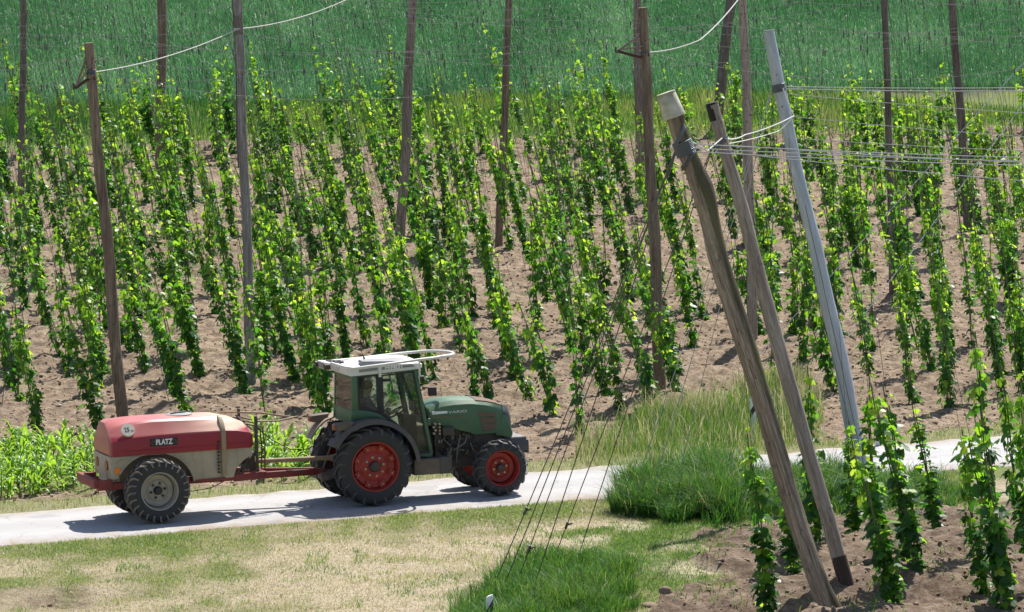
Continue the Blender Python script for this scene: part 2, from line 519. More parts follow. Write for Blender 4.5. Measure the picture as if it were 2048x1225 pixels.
    M['hair'] = plain('dark_hair', (0.05, 0.035, 0.025), 0.7)
    M['seat'] = plain('dark_seat_fabric', (0.035, 0.035, 0.045), 0.8)
    # spray tank: two moulded colours, with dust settled in blotches towards the front and along the top
    t = NT('red_tank_shell')
    tc = t.n('ShaderNodeTexCoord')
    sx = t.n('ShaderNodeSeparateXYZ')
    t.l(tc.outputs['Object'], sx.inputs[0])
    n = t.noise(2.0, 6, 0.65)
    nf = t.noise(1.0, 5, 0.7, stretch=(5, 5, 1.2))
    red = t.mix(t.ramp(nf, [(0.4, (0, 0, 0)), (0.75, (0.5,) * 3)]), (0.30, 0.012, 0.026), (0.19, 0.012, 0.020))
    # sun-bleached shoulders and crown of the moulding
    zf = t.n('ShaderNodeMapRange')
    zf.inputs['From Min'].default_value = 1.47
    zf.inputs['From Max'].default_value = 1.52
    t.l(sx.outputs['Z'], zf.inputs['Value'])
    bl = t.mix(nf, (0.50, 0.165, 0.145), (0.40, 0.095, 0.09))
    c = t.mix(zf.outputs[0], red, bl)
    xf = t.n('ShaderNodeMapRange')
    xf.inputs['From Min'].default_value = 0.15
    xf.inputs['From Max'].default_value = 1.25
    t.l(sx.outputs['X'], xf.inputs['Value'])
    dm = t.n('ShaderNodeMath', operation='MULTIPLY')
    t.l(xf.outputs[0], dm.inputs[0])
    t.l(zf.outputs[0], dm.inputs[1])
    dm2 = t.n('ShaderNodeMath', operation='MULTIPLY')
    t.l(dm.outputs[0], dm2.inputs[0])
    t.l(t.ramp(n, [(0.25, (0.55,) * 3), (0.6, (0.95,) * 3)]), dm2.inputs[1])
    c = t.mix(dm2.outputs[0], c, (0.62, 0.44, 0.31))
    # dusty rear face
    rf = t.n('ShaderNodeMapRange')
    rf.inputs['From Min'].default_value = -0.70
    rf.inputs['From Max'].default_value = -0.78
    rf.inputs['To Max'].default_value = 0.75
    t.l(sx.outputs['X'], rf.inputs['Value'])
    c = t.mix(rf.outputs[0], c, (0.40, 0.16, 0.115))
    M['tank_red'] = t.done(t.bsdf(c, 0.36, 0, 0.5, n, 0.03, 0.02))
    t = NT('tan_tank_shell')
    n = t.noise(2.2, 6, 0.65)
    st = t.noise(1.0, 5, 0.7, stretch=(9, 9, 0.9))
    c = t.mix(t.ramp(n, [(0.35, (0, 0, 0)), (0.75, (0.7,) * 3)]), (0.44, 0.37, 0.27), (0.28, 0.215, 0.145))
    c = t.mix(t.ramp(st, [(0.55, (0, 0, 0)), (0.75, (0.55,) * 3)]), c, (0.17, 0.13, 0.09))
    M['tank_tan'] = t.done(t.bsdf(c, 0.5, 0, 0.4))
    M['tank_dark'] = paint('shadowy_arch_plastic', (0.20, 0.15, 0.10), 0.7, (0.12, 0.09, 0.06), 0.7, 5)  # dark tan putting the shade inside the wheel arch into the colour
    M['frame_red'] = paint('red_chassis_paint', (0.24, 0.020, 0.018), 0.5, (0.13, 0.05, 0.035), 0.7, 5)
    M['tan_tube'] = paint('tan_shaft_guard', (0.36, 0.26, 0.15), 0.6, (0.2, 0.13, 0.08), 0.6, 6)
    M['strip'] = paint('level_strip', (0.34, 0.265, 0.17), 0.5, (0.24, 0.17, 0.09), 0.6, 6)


build_materials()


# ------------------------------------------------------------------ object helpers
def tag(o, label, cat, group=None, kind=None):
    o['label'] = label
    o['category'] = cat
    if group:
        o['group'] = group
    if kind:
        o['kind'] = kind
    return o


def structure(o):
    o['kind'] = 'structure'
    return o


def empty(name, matrix):
    o = bpy.data.objects.new(name, None)
    COL.objects.link(o)
    o.empty_display_size = 0.2
    o.matrix_world = matrix
    return o


def link(name, me, parent=None, mats=(), matrix=None):
    for m in mats:
        me.materials.append(m)
    o = bpy.data.objects.new(name, me)
    COL.objects.link(o)
    if parent is not None:
        o.parent = parent
    if matrix is not None:
        o.matrix_local = matrix
    return o


def np_mesh(name, V, F, tint=None, smooth_=False, zone=None):
    V = np.asarray(V, np.float32)
    F = np.asarray(F, np.int32)
    k = F.shape[1]
    me = bpy.data.meshes.new(name)
    me.vertices.add(len(V))
    me.vertices.foreach_set('co', V.ravel())
    me.loops.add(F.size)
    me.loops.foreach_set('vertex_index', F.ravel())
    me.polygons.add(len(F))
    me.polygons.foreach_set('loop_start', np.arange(0, F.size, k, dtype=np.int32))
    if smooth_:
        me.polygons.foreach_set('use_smooth', np.ones(len(F), bool))
    me.update(calc_edges=True)
    if tint is not None:
        a = me.attributes.new('tint', 'FLOAT', 'POINT')
        a.data.foreach_set('value', np.asarray(tint, np.float32))
    if zone is not None:
        a = me.attributes.new('zone', 'FLOAT_COLOR', 'POINT')
        a.data.foreach_set('color', np.asarray(zone, np.float32).ravel())
    me.validate()
    return me


class MB:
    """collects shapes into one mesh"""

    def __init__(s):
        s.v = []
        s.f = []
        s.mi = []
        s.cur = 0

    def m(s, i):
        s.cur = i
        return s

    def add(s, vs, fs):
        b = len(s.v)
        s.v += [tuple(p) for p in vs]
        s.f += [tuple(b + i for i in f) for f in fs]
        s.mi += [s.cur] * len(fs)
        return s

    def box(s, x0, x1, y0, y1, z0, z1, mat=None):
        vs = [Vector(p) for p in ((x0, y0, z0), (x1, y0, z0), (x1, y1, z0), (x0, y1, z0), (x0, y0, z1), (x1, y0, z1), (x1, y1, z1), (x0, y1, z1))]
        if mat is not None:
            vs = [mat @ p for p in vs]
        return s.add(vs, [(0, 3, 2, 1), (4, 5, 6, 7), (0, 1, 5, 4), (1, 2, 6, 5), (2, 3, 7, 6), (3, 0, 4, 7)])

    def hexa(s, pts):
        return s.add(pts, [(0, 3, 2, 1), (4, 5, 6, 7), (0, 1, 5, 4), (1, 2, 6, 5), (2, 3, 7, 6), (3, 0, 4, 7)])

    def prism(s, poly, y0, y1):
        """polygon in (x, z) pushed from y0 to y1"""
        n = len(poly)
        vs = [(p[0], y0, p[1]) for p in poly] + [(p[0], y1, p[1]) for p in poly]
        fs = [tuple(range(n)), tuple(range(2 * n - 1, n - 1, -1))]
        fs += [(i, i + n, (i + 1) % n + n, (i + 1) % n) for i in range(n)]
        return s.add(vs, fs)

    def strip(s, lo, hi, y0, y1):
        """band between two (x, z) curves, given thickness in y"""
        n = len(lo)
        vs = []
        for (a, b) in zip(lo, hi):
            vs += [(a[0], y0, a[1]), (b[0], y0, b[1]), (b[0], y1, b[1]), (a[0], y1, a[1])]
        fs = []
        for i in range(n - 1):
            k = 4 * i
            for j in range(4):
                fs.append((k + j, k + (j + 1) % 4, k + 4 + (j + 1) % 4, k + 4 + j))
        fs += [(3, 2, 1, 0), (4 * n - 4, 4 * n - 3, 4 * n - 2, 4 * n - 1)]
        return s.add(vs, fs)

    def tube(s, path, radius, sides=8, cap=True):
        P = [Vector(p) for p in path]
        n = len(P)
        rad = radius if isinstance(radius, (list, tuple, np.ndarray)) else [radius] * n
        vs = []
        t0 = (P[1] - P[0]).normalized()
        up = Vector((0, 0, 1)) if abs(t0.z) < 0.9 else Vector((1, 0, 0))
        side = t0.cross(up).normalized()
        for i in range(n):
            t = (P[min(i + 1, n - 1)] - P[max(i - 1, 0)]).normalized()
            side = (side - t * side.dot(t)).normalized()
            b = t.cross(side)
            for k in range(sides):
                a = 2 * math.pi * k / sides
                vs.append(P[i] + (side * math.cos(a) + b * math.sin(a)) * rad[i])
        fs = []
        for i in range(n - 1):
            for k in range(sides):
                k2 = (k + 1) % sides
                fs.append((i * sides + k, i * sides + k2, (i + 1) * sides + k2, (i + 1) * sides + k))
        if cap:
            fs.append(tuple(range(sides - 1, -1, -1)))
            fs.append(tuple((n - 1) * sides + k for k in range(sides)))
        return s.add(vs, fs)

    def lathe(s, prof, seg=40, c=(0, 0, 0)):
        """profile of (radius, y) turned about the y axis"""
        n = len(prof)
        vs = []
        for k in range(seg):
            a = 2 * math.pi * k / seg
            for (r, y) in prof:
                vs.append((c[0] + r * math.cos(a), c[1] + y, c[2] + r * math.sin(a)))
        fs = []
        for k in range(seg):
            k2 = (k + 1) % seg
            for i in range(n - 1):
                fs.append((k * n + i, k2 * n + i, k2 * n + i + 1, k * n + i + 1))
        return s.add(vs, fs)

    def loft(s, secs, cap=True):
        n = len(secs[0])
        vs = [p for q in secs for p in q]
        fs = []
        for i in range(len(secs) - 1):
            for k in range(n):
                k2 = (k + 1) % n
                fs.append((i * n + k, i * n + k2, (i + 1) * n + k2, (i + 1) * n + k))
        if cap:
            fs.append(tuple(range(n - 1, -1, -1)))
            fs.append(tuple((len(secs) - 1) * n + k for k in range(n)))
        return s.add(vs, fs)

    def build(s, name, mats, parent=None, bevel=0.0, smooth_=False, angle=35, matrix=None, seg=2):
        me = bpy.data.meshes.new(name)
        me.from_pydata([tuple(p) for p in s.v], [], s.f)
        me.polygons.foreach_set('material_index', np.asarray(s.mi, np.int32))
        bm = bmesh.new()
        bm.from_mesh(me)
        bmesh.ops.recalc_face_normals(bm, faces=bm.faces)
        if bevel:
            es = [e for e in bm.edges if len(e.link_faces) == 2 and e.calc_face_angle(0) > R(30)]
            bmesh.ops.bevel(bm, geom=es, offset=bevel, segments=seg, affect='EDGES', clamp_overlap=True, profile=0.5)
            smooth_ = True
        if smooth_:
            for f in bm.faces:
                f.smooth = True
            for e in bm.edges:
                if len(e.link_faces) == 2 and e.calc_face_angle(0) > R(angle):
                    e.smooth = False
        bm.to_mesh(me)
        bm.free()
        me.update()
        if not isinstance(mats, (list, tuple)):
            mats = [mats]
        return link(name, me, parent, mats, matrix)


def text_obj(name, body, size, mat, parent, matrix, depth=0.004, squash=1.0, bold=0.0):
    cu = bpy.data.curves.new(name, 'FONT')
    cu.body = body
    cu.size = size
    cu.extrude = depth
    cu.offset = bold
    cu.align_x = 'CENTER'
    cu.align_y = 'CENTER'
    tmp = bpy.data.objects.new(name + '_tmp', cu)
    COL.objects.link(tmp)
    dg = bpy.context.evaluated_depsgraph_get()
    me = bpy.data.meshes.new_from_object(tmp.evaluated_get(dg))
    bpy.data.objects.remove(tmp)
    me.name = name
    me.materials.clear()
    o = link(name, me, parent, [mat])
    o.matrix_local = matrix @ Matrix.Diagonal((squash, 1, 1, 1))
    return o


# ------------------------------------------------------------------ terrain and road
def axis(lo, hi, step, far, grow=1.28):
    a = list(np.arange(lo, hi + step / 2, step))
    s = step
    while a[-1] < far:
        s *= grow
        a.append(a[-1] + s)
    s = step
    b = []
    x = lo
    while x > -far:
        s *= grow
        x -= s
        b.append(x)
    return np.array(b[::-1] + a)


xs = axis(-17.5, 20.5, 0.065, 2600)
ys = axis(64.0, 147.0, 0.075, 2600)
XX, YY = np.meshgrid(xs, ys, indexing='ij')
fx, fy = XX.ravel(), YY.ravel()
ZZ = ground(fx, fy)
g_, s_, w_ = zones(fx, fy)
farm = (np.abs(fx) > 60) | (fy > 260) | (fy < 40)
g_ = np.where(farm, 0.9, g_)
nx, ny = XX.shape
ii = np.arange(nx * ny).reshape(nx, ny)
quads = np.stack([ii[:-1, :-1], ii[1:, :-1], ii[1:, 1:], ii[:-1, 1:]], -1).reshape(-1, 4)
u_z, v_z = uv(fx, fy)
soil_dark = np.clip(smooth(-1.5, -3.5, v_z) * 0.95 + 0.5 * smooth(46, 54, v_z), 0, 1)  # darker soil tone before the road and up towards the bank
zone = np.stack([g_, s_, w_, soil_dark], -1)
ter = link('ground', np_mesh('ground', np.stack([fx, fy, ZZ], -1), quads, smooth_=True, zone=zone), None, [M['ground']])
structure(ter)

us = np.concatenate([np.arange(-70, -16, 3), np.arange(-16, 36, 0.25), np.arange(36, 91, 3)])
cs = np.array([-1, -0.93, -0.8, -0.6, -0.46, -0.32, -0.15, 0, 0.15, 0.32, 0.46, 0.6, 0.8, 0.93, 1.0])
rz = []
rv = []
for u in us:
    wl_ = 2.02 + 0.22 * (vnoise(np.array([u]), np.array([0.0]), 0.5, 21)[0] - 0.5) * 2
    wr_ = 2.02 + 0.24 * (vnoise(np.array([u]), np.array([9.0]), 0.5, 22)[0] - 0.5) * 2
    for c in cs:
        v = 0.1 + (c * wl_ if c < 0 else c * wr_)
        x, y = xy(u, v)
        rz.append((max(0, 1 - abs(abs(c) - 0.40) / 0.25), max(0, (abs(c) - 0.55) / 0.45), 0, 1))
        rv.append((x, y, float(base(x, y)) + 0.014 + 0.02 * (1 - c * c) - (0.05 if abs(c) == 1 else 0)))
m_ = len(cs)
rq = [(i * m_ + j, (i + 1) * m_ + j, (i + 1) * m_ + j + 1, i * m_ + j + 1) for i in range(len(us) - 1) for j in range(m_ - 1)]
structure(link('road', np_mesh('road', rv, rq, smooth_=True, zone=rz), None, [M['road']]))

# ------------------------------------------------------------------ tractor and sprayer
PIT = math.atan(GRADE)
VEH = Matrix.Rotation(A, 4, 'Z') @ Matrix.Rotation(-PIT, 4, 'Y')
LEFT = np.array([-SA, CA])
FWD = np.array([CA * math.cos(PIT), SA * math.cos(PIT), math.sin(PIT)])


def road_point(t):
    p = np.array([W0[0] + LEFT[0] * 0.70, W0[1] + LEFT[1] * 0.70, 0]) + FWD * t
    return Vector((p[0], p[1], float(base(p[0], p[1])) + 0.032))


def make_wheel(parent, x, y, radius, width, rim_r, out, rim_mat, nl, style, tyre_mats):
    """out = -1 when the outer face looks towards -y"""
    w2 = width / 2
    c = Matrix.Translation((x, y, radius))
    d = MB()                                           # dished disc with hub and bolts
    o = out
    dish = 0.13 if style != 'rear' else 0.05
    d.lathe([(rim_r * 0.86, o * (w2 - 0.05 - dish)), (rim_r * 0.62, o * (w2 - 0.07 - dish)), (rim_r * 0.5, o * (w2 - 0.045 - dish)), (rim_r * 0.22, o * (w2 - 0.05 - dish))], 36)
    d.m(1).lathe([(rim_r * 0.24, o * (w2 - 0.06 - dish)), (rim_r * 0.22, o * (w2 + 0.01 - dish)), (rim_r * 0.18, o * (w2 + 0.03 - dish)), (0.001, o * (w2 + 0.035 - dish))], 20)
    nb = 8 if style == 'rear' else 6
    for k in range(nb):
        a = 2 * math.pi * k / nb + 0.2
        bx, bz = rim_r * 0.40 * math.cos(a), rim_r * 0.40 * math.sin(a)
        d.m(1 if style == 'trailer' else 2).lathe([(0.022, o * (w2 - 0.07 - dish)), (0.022, o * (w2 - 0.02 - dish)), (0.001, o * (w2 - 0.015 - dish))], 8, (bx, 0, bz))
    if style == 'rear':                                 # clamping lugs between disc and rim
        for k in range(8):
            a = 2 * math.pi * (k + 0.5) / 8
            bx, bz = rim_r * 0.79 * math.cos(a), rim_r * 0.79 * math.sin(a)
            mt = Matrix.Translation((bx, 0, bz)) @ Matrix.Rotation(-a, 4, 'Y')
            ya, yb = sorted((o * (w2 - 0.12), o * (w2 - 0.06)))
            d.m(0).box(-0.05, 0.05, ya, yb, -0.05, 0.05, mt)
            d.m(2).lathe([(0.014, o * (w2 - 0.06)), (0.014, o * (w2 - 0.035)), (0.001, o * (w2 - 0.03))], 6, (rim_r * 0.80 * math.cos(a), 0, rim_r * 0.80 * math.sin(a)))
    wh = d.build('wheel', [rim_mat, M['machine'] if style != 'trailer' else M['black'], M['brass']], parent, smooth_=True, matrix=c)
    r = MB()
    pr = [(rim_r * 1.03, o * w2 * 0.86), (rim_r * 1.05, o * (w2 * 0.86 + 0.012)), (rim_r, o * (w2 * 0.86 + 0.012)), (rim_r * 0.95, o * (w2 - 0.06)), (rim_r * 0.93, o * (w2 - 0.1 - dish)),
          (rim_r * 0.86, o * (w2 - 0.11 - dish)), (rim_r * 0.86, -o * (w2 - 0.15)), (rim_r * 0.95, -o * (w2 - 0.06)), (rim_r * 1.05, -o * w2 * 0.86)]
    r.lathe(pr, 48)
    r.build('rim', rim_mat, wh, smooth_=True)
    t = MB()
    rc = radius - (0.035 if style == 'trailer' else 0.04)
    prof = [(rim_r * 1.0, -w2 * 0.8), (rim_r * 1.08, -w2 * 0.93), (rim_r + (rc - rim_r) * 0.45, -w2 * 1.0), (rc - 0.07, -w2 * 0.98), (rc - 0.02, -w2 * 0.88), (rc, -w2 * 0.6), (rc, 0),
            (rc, w2 * 0.6), (rc - 0.02, w2 * 0.88), (rc - 0.07, w2 * 0.98), (rim_r + (rc - rim_r) * 0.45, w2 * 1.0), (rim_r * 1.08, w2 * 0.93), (rim_r * 1.0, w2 * 0.8)]
    t.lathe(prof, 56)
    t.m(1)
    lh = radius

    def P(a, rr, yy):
        return (rr * math.cos(a), yy, rr * math.sin(a))
    for sgn in (-1, 1):
        for k in range(nl):
            a0 = 2 * math.pi * (k + (0.5 if sgn > 0 else 0.0)) / nl
            if style == 'trailer':
                da, wa, ym = 0.26, 0.052, 0.06
            else:
                da, wa, ym = 0.30, 0.052, -0.02
            # lug runs from the centre to the shoulder, then down the side wall
            st = [(ym, lh, 0.0), (w2 * 0.62, lh - 0.004, da * 0.7), (w2 * 0.97, lh - 0.035, da), (w2 * 1.035, lh - 0.10, da * 1.05)]
            bs = [(ym, rc - 0.01), (w2 * 0.62, rc - 0.01), (w2 * 0.86, rc - 0.03), (w2 * 0.97, rc - 0.11)]
            secs = []
            for (yy, rr, ang), (yb, rb) in zip(st, bs):
                a = a0 - ang
                secs.append([P(a - wa / 2 * 1.25, rb, sgn * yb), P(a + wa / 2 * 1.25, rb, sgn * yb), P(a + wa / 2, rr, sgn * yy), P(a - wa / 2, rr, sgn * yy)])
            t.loft(secs)
    t.build('tyre', tyre_mats, wh, smooth_=True, angle=28)
    return wh


def build_tractor():
    o0 = road_point(0)
    root = empty('tractor', Matrix.Translation(o0) @ VEH)
    tag(root, 'dusty green narrow tractor with white cab roof and red wheels on the road', 'tractor')
    for s in (-1, 1):
        make_wheel(root, -0.02, s * 0.70, 0.695, 0.40, 0.415, s, M['red_rim'], 19, 'rear', [M['tyre'], M['tyre_lug']])
        make_wheel(root, 2.32, s * 0.69, 0.495, 0.32, 0.300, s, M['red_rim'], 17, 'front', [M['tyre'], M['tyre_lug']])
    cx, cz = -0.02, 0.695
    arc = lambda r, d: (cx + r * math.cos(R(d)), cz + r * math.sin(R(d)))
    # fenders
    for s in (-1, 1):
        f = MB()
        degs = list(range(2, 153, 6))
        secs = []
        for d in degs:
            ro = 0.80 + (0.02 if d > 120 else 0)
            a, b = arc(ro, d), arc(ro + 0.028, d)
            yi, yo = s * 0.50, s * 0.905
            l1, l2 = arc(ro - 0.06, d), arc(ro - 0.055, d)
            secs.append([(a[0], yi, a[1]), (b[0], yi, b[1]), (b[0], yo - s * 0.03, b[1]), (l2[0], yo + s * 0.012, l2[1]), (l1[0], yo, l1[1]), (a[0], yo - s * 0.045, a[1])])
        f.loft(secs)
        fo = f.build('fender', M['fender'] if s < 0 else M['fender_dusty'], root, smooth_=True)
        if s > 0:
            fo['label'] = 'far fender covered in pale dust'
        lb = MB()
        px, pz = arc(0.86, 128)
        lb.hexa([(px - 0.14, s * 0.62, pz - 0.01), (px + 0.10, s * 0.62, pz + 0.0), (px + 0.10, s * 0.86, pz + 0.0), (px - 0.14, s * 0.86, pz - 0.01),
                 (px - 0.15, s * 0.62, pz + 0.11), (px + 0.20, s * 0.64, pz + 0.13), (px + 0.20, s * 0.84, pz + 0.13), (px - 0.15, s * 0.86, pz + 0.11)])
        lo = lb.build('tail_light', M['machine_brown'], fo, bevel=0.02)
        ll = MB()
        ll.box(px - 0.17, px - 0.135, min(s * 0.66, s * 0.83), max(s * 0.66, s * 0.83), pz + 0.0, pz + 0.10)
        # lens sits on the lamp housing
        ll.build('lens', M['tail_red'], fo, bevel=0.008)
    # cab sides
    YI, YO = 0.485, 0.535
    roof_z = lambda x: 2.27 + 0.04 * (x + 0.28)
    lower = MB()
    low = [arc(0.835, d) for d in (112, 100, 88, 76, 64, 52, 40, 28, 18, 10)] + [(0.86, 0.77), (1.13, 0.75)]
    upp = [(-0.31, 1.66), (-0.18, 1.66), (0.0, 1.635), (0.16, 1.585), (0.30, 1.50), (0.45, 1.375), (0.59, 1.215), (0.70, 1.035), (0.77, 0.93), (0.815, 0.86), (0.88, 0.825), (1.14, 0.815)]
    pil = MB()
    for s in (-1, 1):
        ya, yb = s * YI, s * YO
        lower.strip(low, upp, ya, yb)
        pil.m(0).prism([(-0.31, 1.658), (-0.175, 1.658), (-0.185, 2.262), (-0.28, 2.262)], ya, yb)          # rear pillar
        pil.m(0).strip([(0.845, 2.30), (1.085, 0.815)], [(0.905, 2.305), (1.15, 0.815)], ya, yb)            # front pillar
        pil.m(0).strip([(-0.185, 2.245), (0.90, 2.285)], [(-0.185, 2.29), (0.90, 2.33)], ya, yb)            # top rail
        pil.m(1).strip([(0.165, 1.588), (0.175, 2.25)], [(0.245, 1.545), (0.245, 2.25)], s * (YO - 0.03), s * (YO + 0.004))   # black door post
    # black rubber border round the quarter window and the door
    rub = MB()
    for s in (-1, 1):
        y0, y1 = s * (YO - 0.012), s * (YO + 0.006)
        q_in = [(-0.165, 2.225), (0.15, 2.235), (0.155, 1.635), (0.02, 1.675), (-0.13, 1.695), (-0.155, 1.73)]
        q_out = [(-0.19, 2.25), (0.18, 2.26), (0.18, 1.59), (0.01, 1.64), (-0.15, 1.66), (-0.185, 1.70)]
        rub.strip(q_in + q_in[:1], q_out + q_out[:1], y0, y1)
        d_in = [(0.275, 2.225), (0.815, 2.25), (1.06, 0.86), (0.90, 0.87), (0.80, 0.98), (0.735, 1.075), (0.62, 1.255), (0.475, 1.415), (0.32, 1.535), (0.275, 1.56)]
        d_out = [(0.245, 2.25), (0.845, 2.28), (1.09, 0.82), (0.88, 0.825), (0.77, 0.93), (0.70, 1.035), (0.59, 1.215), (0.45, 1.375), (0.30, 1.50), (0.245, 1.54)]
        rub.strip(d_in + d_in[:1], d_out + d_out[:1], y0, y1)
    # cross members front and rear
    for (x0, x1, z0, z1) in ((-0.31, -0.27, 1.42, 1.66), (-0.28, -0.24, 2.20, 2.27), (0.84, 0.89, 2.26, 2.32), (1.08, 1.14, 1.30, 1.42)):
        pil.m(0).box(x0, x1, -YI, YI, z0, z1)
    lower.build('cab_side', M['green'], root, bevel=0.008)
    pil.build('cab_frame', [M['green'], M['black']], root, bevel=0.005)
    rub.build('window_seal', M['black'], root)
    for s in (-1, 1):
        g = MB()
        g.prism([(-0.19, 2.25), (0.18, 2.26), (0.18, 1.59), (0.01, 1.64), (-0.15, 1.66), (-0.185, 1.70)], s * (YO - 0.020), s * (YO - 0.014))
        g.build('side_window', M['glass'], root)
        g = MB()
        g.prism([(0.245, 2.25), (0.845, 2.28), (1.09, 0.82), (0.88, 0.825), (0.77, 0.93), (0.70, 1.035), (0.59, 1.215), (0.45, 1.375), (0.30, 1.50), (0.245, 1.54)], s * (YO - 0.020), s * (YO - 0.014))
        do = g.build('door', M['glass'], root)
        h = MB()
        h.box(0.27, 0.40, min(s * (YO + 0.004), s * (YO + 0.03)), max(s * (YO + 0.004), s * (YO + 0.03)), 2.13, 2.18)
        h.build('handle', M['black'], do, bevel=0.01)
    g = MB()
    g.hexa([(-0.30, -0.47, 1.66), (-0.294, -0.47, 1.66), (-0.294, 0.47, 1.66), (-0.30, 0.47, 1.66), (-0.272, -0.47, 2.22), (-0.266, -0.47, 2.22), (-0.266, 0.47, 2.22), (-0.272, 0.47, 2.22)])
    g.build('rear_window', M['glass'], root)
    g = MB()
    g.hexa([(1.095, -0.48, 1.42), (1.101, -0.48, 1.42), (1.101, 0.48, 1.42), (1.095, 0.48, 1.42), (0.868, -0.48, 2.27), (0.874, -0.48, 2.27), (0.874, 0.48, 2.27), (0.868, 0.48, 2.27)])
    g.build('windscreen', M['glass'], root)
    # inside
    b = MB()
    b.box(-0.26, 1.05, -0.47, 0.47, 0.80, 0.84)
    b.box(-0.26, 0.05, -0.47, 0.47, 0.845, 1.12)
    b.build('cab_floor', M['machine'], root)
    b = MB()
    b.box(-0.12, 0.36, -0.22, 0.22, 1.125, 1.25)
    b.hexa([(-0.06, -0.20, 1.25), (0.03, -0.20, 1.25), (0.03, 0.20, 1.25), (-0.06, 0.20, 1.25), (-0.15, -0.16, 1.82), (-0.08, -0.16, 1.82), (-0.08, 0.16, 1.82), (-0.15, 0.16, 1.82)])
    b.build('seat', M['seat'], root, bevel=0.03)
    b = MB()
    b.hexa([(0.80, -0.15, 0.84), (1.00, -0.15, 0.84), (1.00, 0.15, 0.84), (0.80, 0.15, 0.84), (0.72, -0.17, 1.50), (0.98, -0.17, 1.44), (0.98, 0.17, 1.44), (0.72, 0.17, 1.50)])
    b.m(1).box(0.30, 0.42, -0.44, -0.36, 1.30, 1.56)
    b.m(1).box(0.36, 0.40, -0.42, -0.38, 1.56, 1.66)
    b.m(2).box(0.86, 0.90, -0.32, -0.12, 1.55, 1.72)
    b.build('dashboard', [M['machine'], M['machine_grey'], M['roofgrey']], root, bevel=0.015)
    sw = MB()
    cen = Vector((0.66, 0, 1.52))
    ax1, ax2 = Vector((0.5, 0, 0.26)).normalized(), Vector((0, 1, 0))
    ring = [cen + (ax1 * math.cos(t) + ax2 * math.sin(t)) * 0.19 for t in np.linspace(0, 2 * math.pi, 25)]
    sw.tube(ring, 0.016, 8)
    for t in (0.4, 2.5, 4.6):
        sw.tube([cen, cen + (ax1 * math.cos(t) + ax2 * math.sin(t)) * 0.19], 0.012, 6)
    sw.tube([cen, cen + Vector((0.10, 0, -0.12))], 0.03, 8)
    sw.build('steering_wheel', M['hose'], root, smooth_=True)
    # roof
    rf = MB()
    n = 9
    secs = []
    for x, hw, zb, zt, cr in ((-0.34, 0.50, 2.275, 2.37, 0.02), (-0.30, 0.545, 2.262, 2.40, 0.03), (0.10, 0.575, 2.28, 2.425, 0.07), (0.55, 0.575, 2.30, 2.435, 0.075), (0.90, 0.565, 2.315, 2.43, 0.05), (1.00, 0.54, 2.335, 2.40, 0.02)):
        pts = [(x, -hw, zb), (x, -hw, zb + 0.02), (x, -hw + 0.012, zt - 0.012), (x, -hw + 0.035, zt)]
        for k in range(1, n):
            tt = k / n
            yy = (-hw + 0.06) * (1 - 2 * tt)
            pts.append((x, yy, zt + cr * (1 - (2 * tt - 1) ** 4)))
        pts += [(x, hw - 0.035, zt), (x, hw - 0.012, zt - 0.012), (x, hw, zb + 0.02), (x, hw, zb)]
        secs.append(pts)
    rf.loft(secs)
    roof = rf.build('cab_roof', M['roof'], root, smooth_=True, angle=30)
    b = MB()
    b.hexa([(-0.16, -0.578, 2.325), (0.17, -0.590, 2.342), (0.17, -0.56, 2.342), (-0.16, -0.55, 2.325), (-0.15, -0.565, 2.375), (0.17, -0.578, 2.392), (0.17, -0.55, 2.392), (-0.15, -0.54, 2.375)])
    b.hexa([(0.25, -0.592, 2.345), (0.86, -0.585, 2.362), (0.86, -0.55, 2.362), (0.25, -0.55, 2.345), (0.25, -0.580, 2.398), (0.80, -0.575, 2.412), (0.80, -0.55, 2.412), (0.25, -0.55, 2.398)])
    b.build('side_vent', M['roofgrey'], roof, bevel=0.004)
    b = MB()
    b.hexa([(-0.10, -0.50, 2.44), (0.72, -0.50, 2.46), (0.72, -0.30, 2.50), (-0.10, -0.30, 2.48), (-0.08, -0.49, 2.505), (0.60, -0.49, 2.47), (0.60, -0.30, 2.515), (-0.08, -0.30, 2.525)])
    b.build('top_vent', M['roofgrey'], roof, bevel=0.006)
    text_obj('badge', 'FENDT', 0.105, M['white_plastic'], roof, Matrix.Translation((0.47, -0.600, 2.377)) @ Matrix.Rotation(R(-1.6), 4, 'Y') @ Matrix.Rotation(R(82), 4, 'X'), 0.004, 1.05, 0.003)
    b = MB()
    b.box(0.185, 0.235, -0.60, -0.57, 2.22, 2.44)
    b.build('roof_clip', M['roof'], roof, bevel=0.006)
    b = MB()
    b.hexa([(-0.56, 0.02, 2.33), (-0.33, 0.02, 2.30), (-0.33, 0.56, 2.30), (-0.56, 0.56, 2.33), (-0.58, 0.02, 2.47), (-0.33, 0.02, 2.44), (-0.33, 0.56, 2.44), (-0.58, 0.56, 2.47)])
    b.build('roof_box', M['roof'], roof, bevel=0.015)
    b = MB()
    b.hexa([(-0.578, 0.07, 2.345), (-0.56, 0.07, 2.345), (-0.56, 0.50, 2.345), (-0.578, 0.50, 2.345), (-0.594, 0.07, 2.455), (-0.57, 0.07, 2.455), (-0.57, 0.50, 2.455), (-0.594, 0.50, 2.455)])
    b.build('rear_panel', M['roofgrey'], roof, bevel=0.004)
    for yy in (0.0, 0.56):
        b = MB()
        b.tube([(-0.62, yy, 2.40), (-0.52, yy, 2.40)], 0.055, 12)
        b.build('work_lamp', M['machine'], roof, smooth_=True)
    b = MB()
    for k in range(3):
        for j in range(2):
            b.box(-0.47 + k * 0.09, -0.41 + k * 0.09, 0.08 + j * 0.2, 0.20 + j * 0.2, 2.44, 2.478 - k * 0.008)
    b.build('roof_grating', M['black'], roof)
    b = MB()
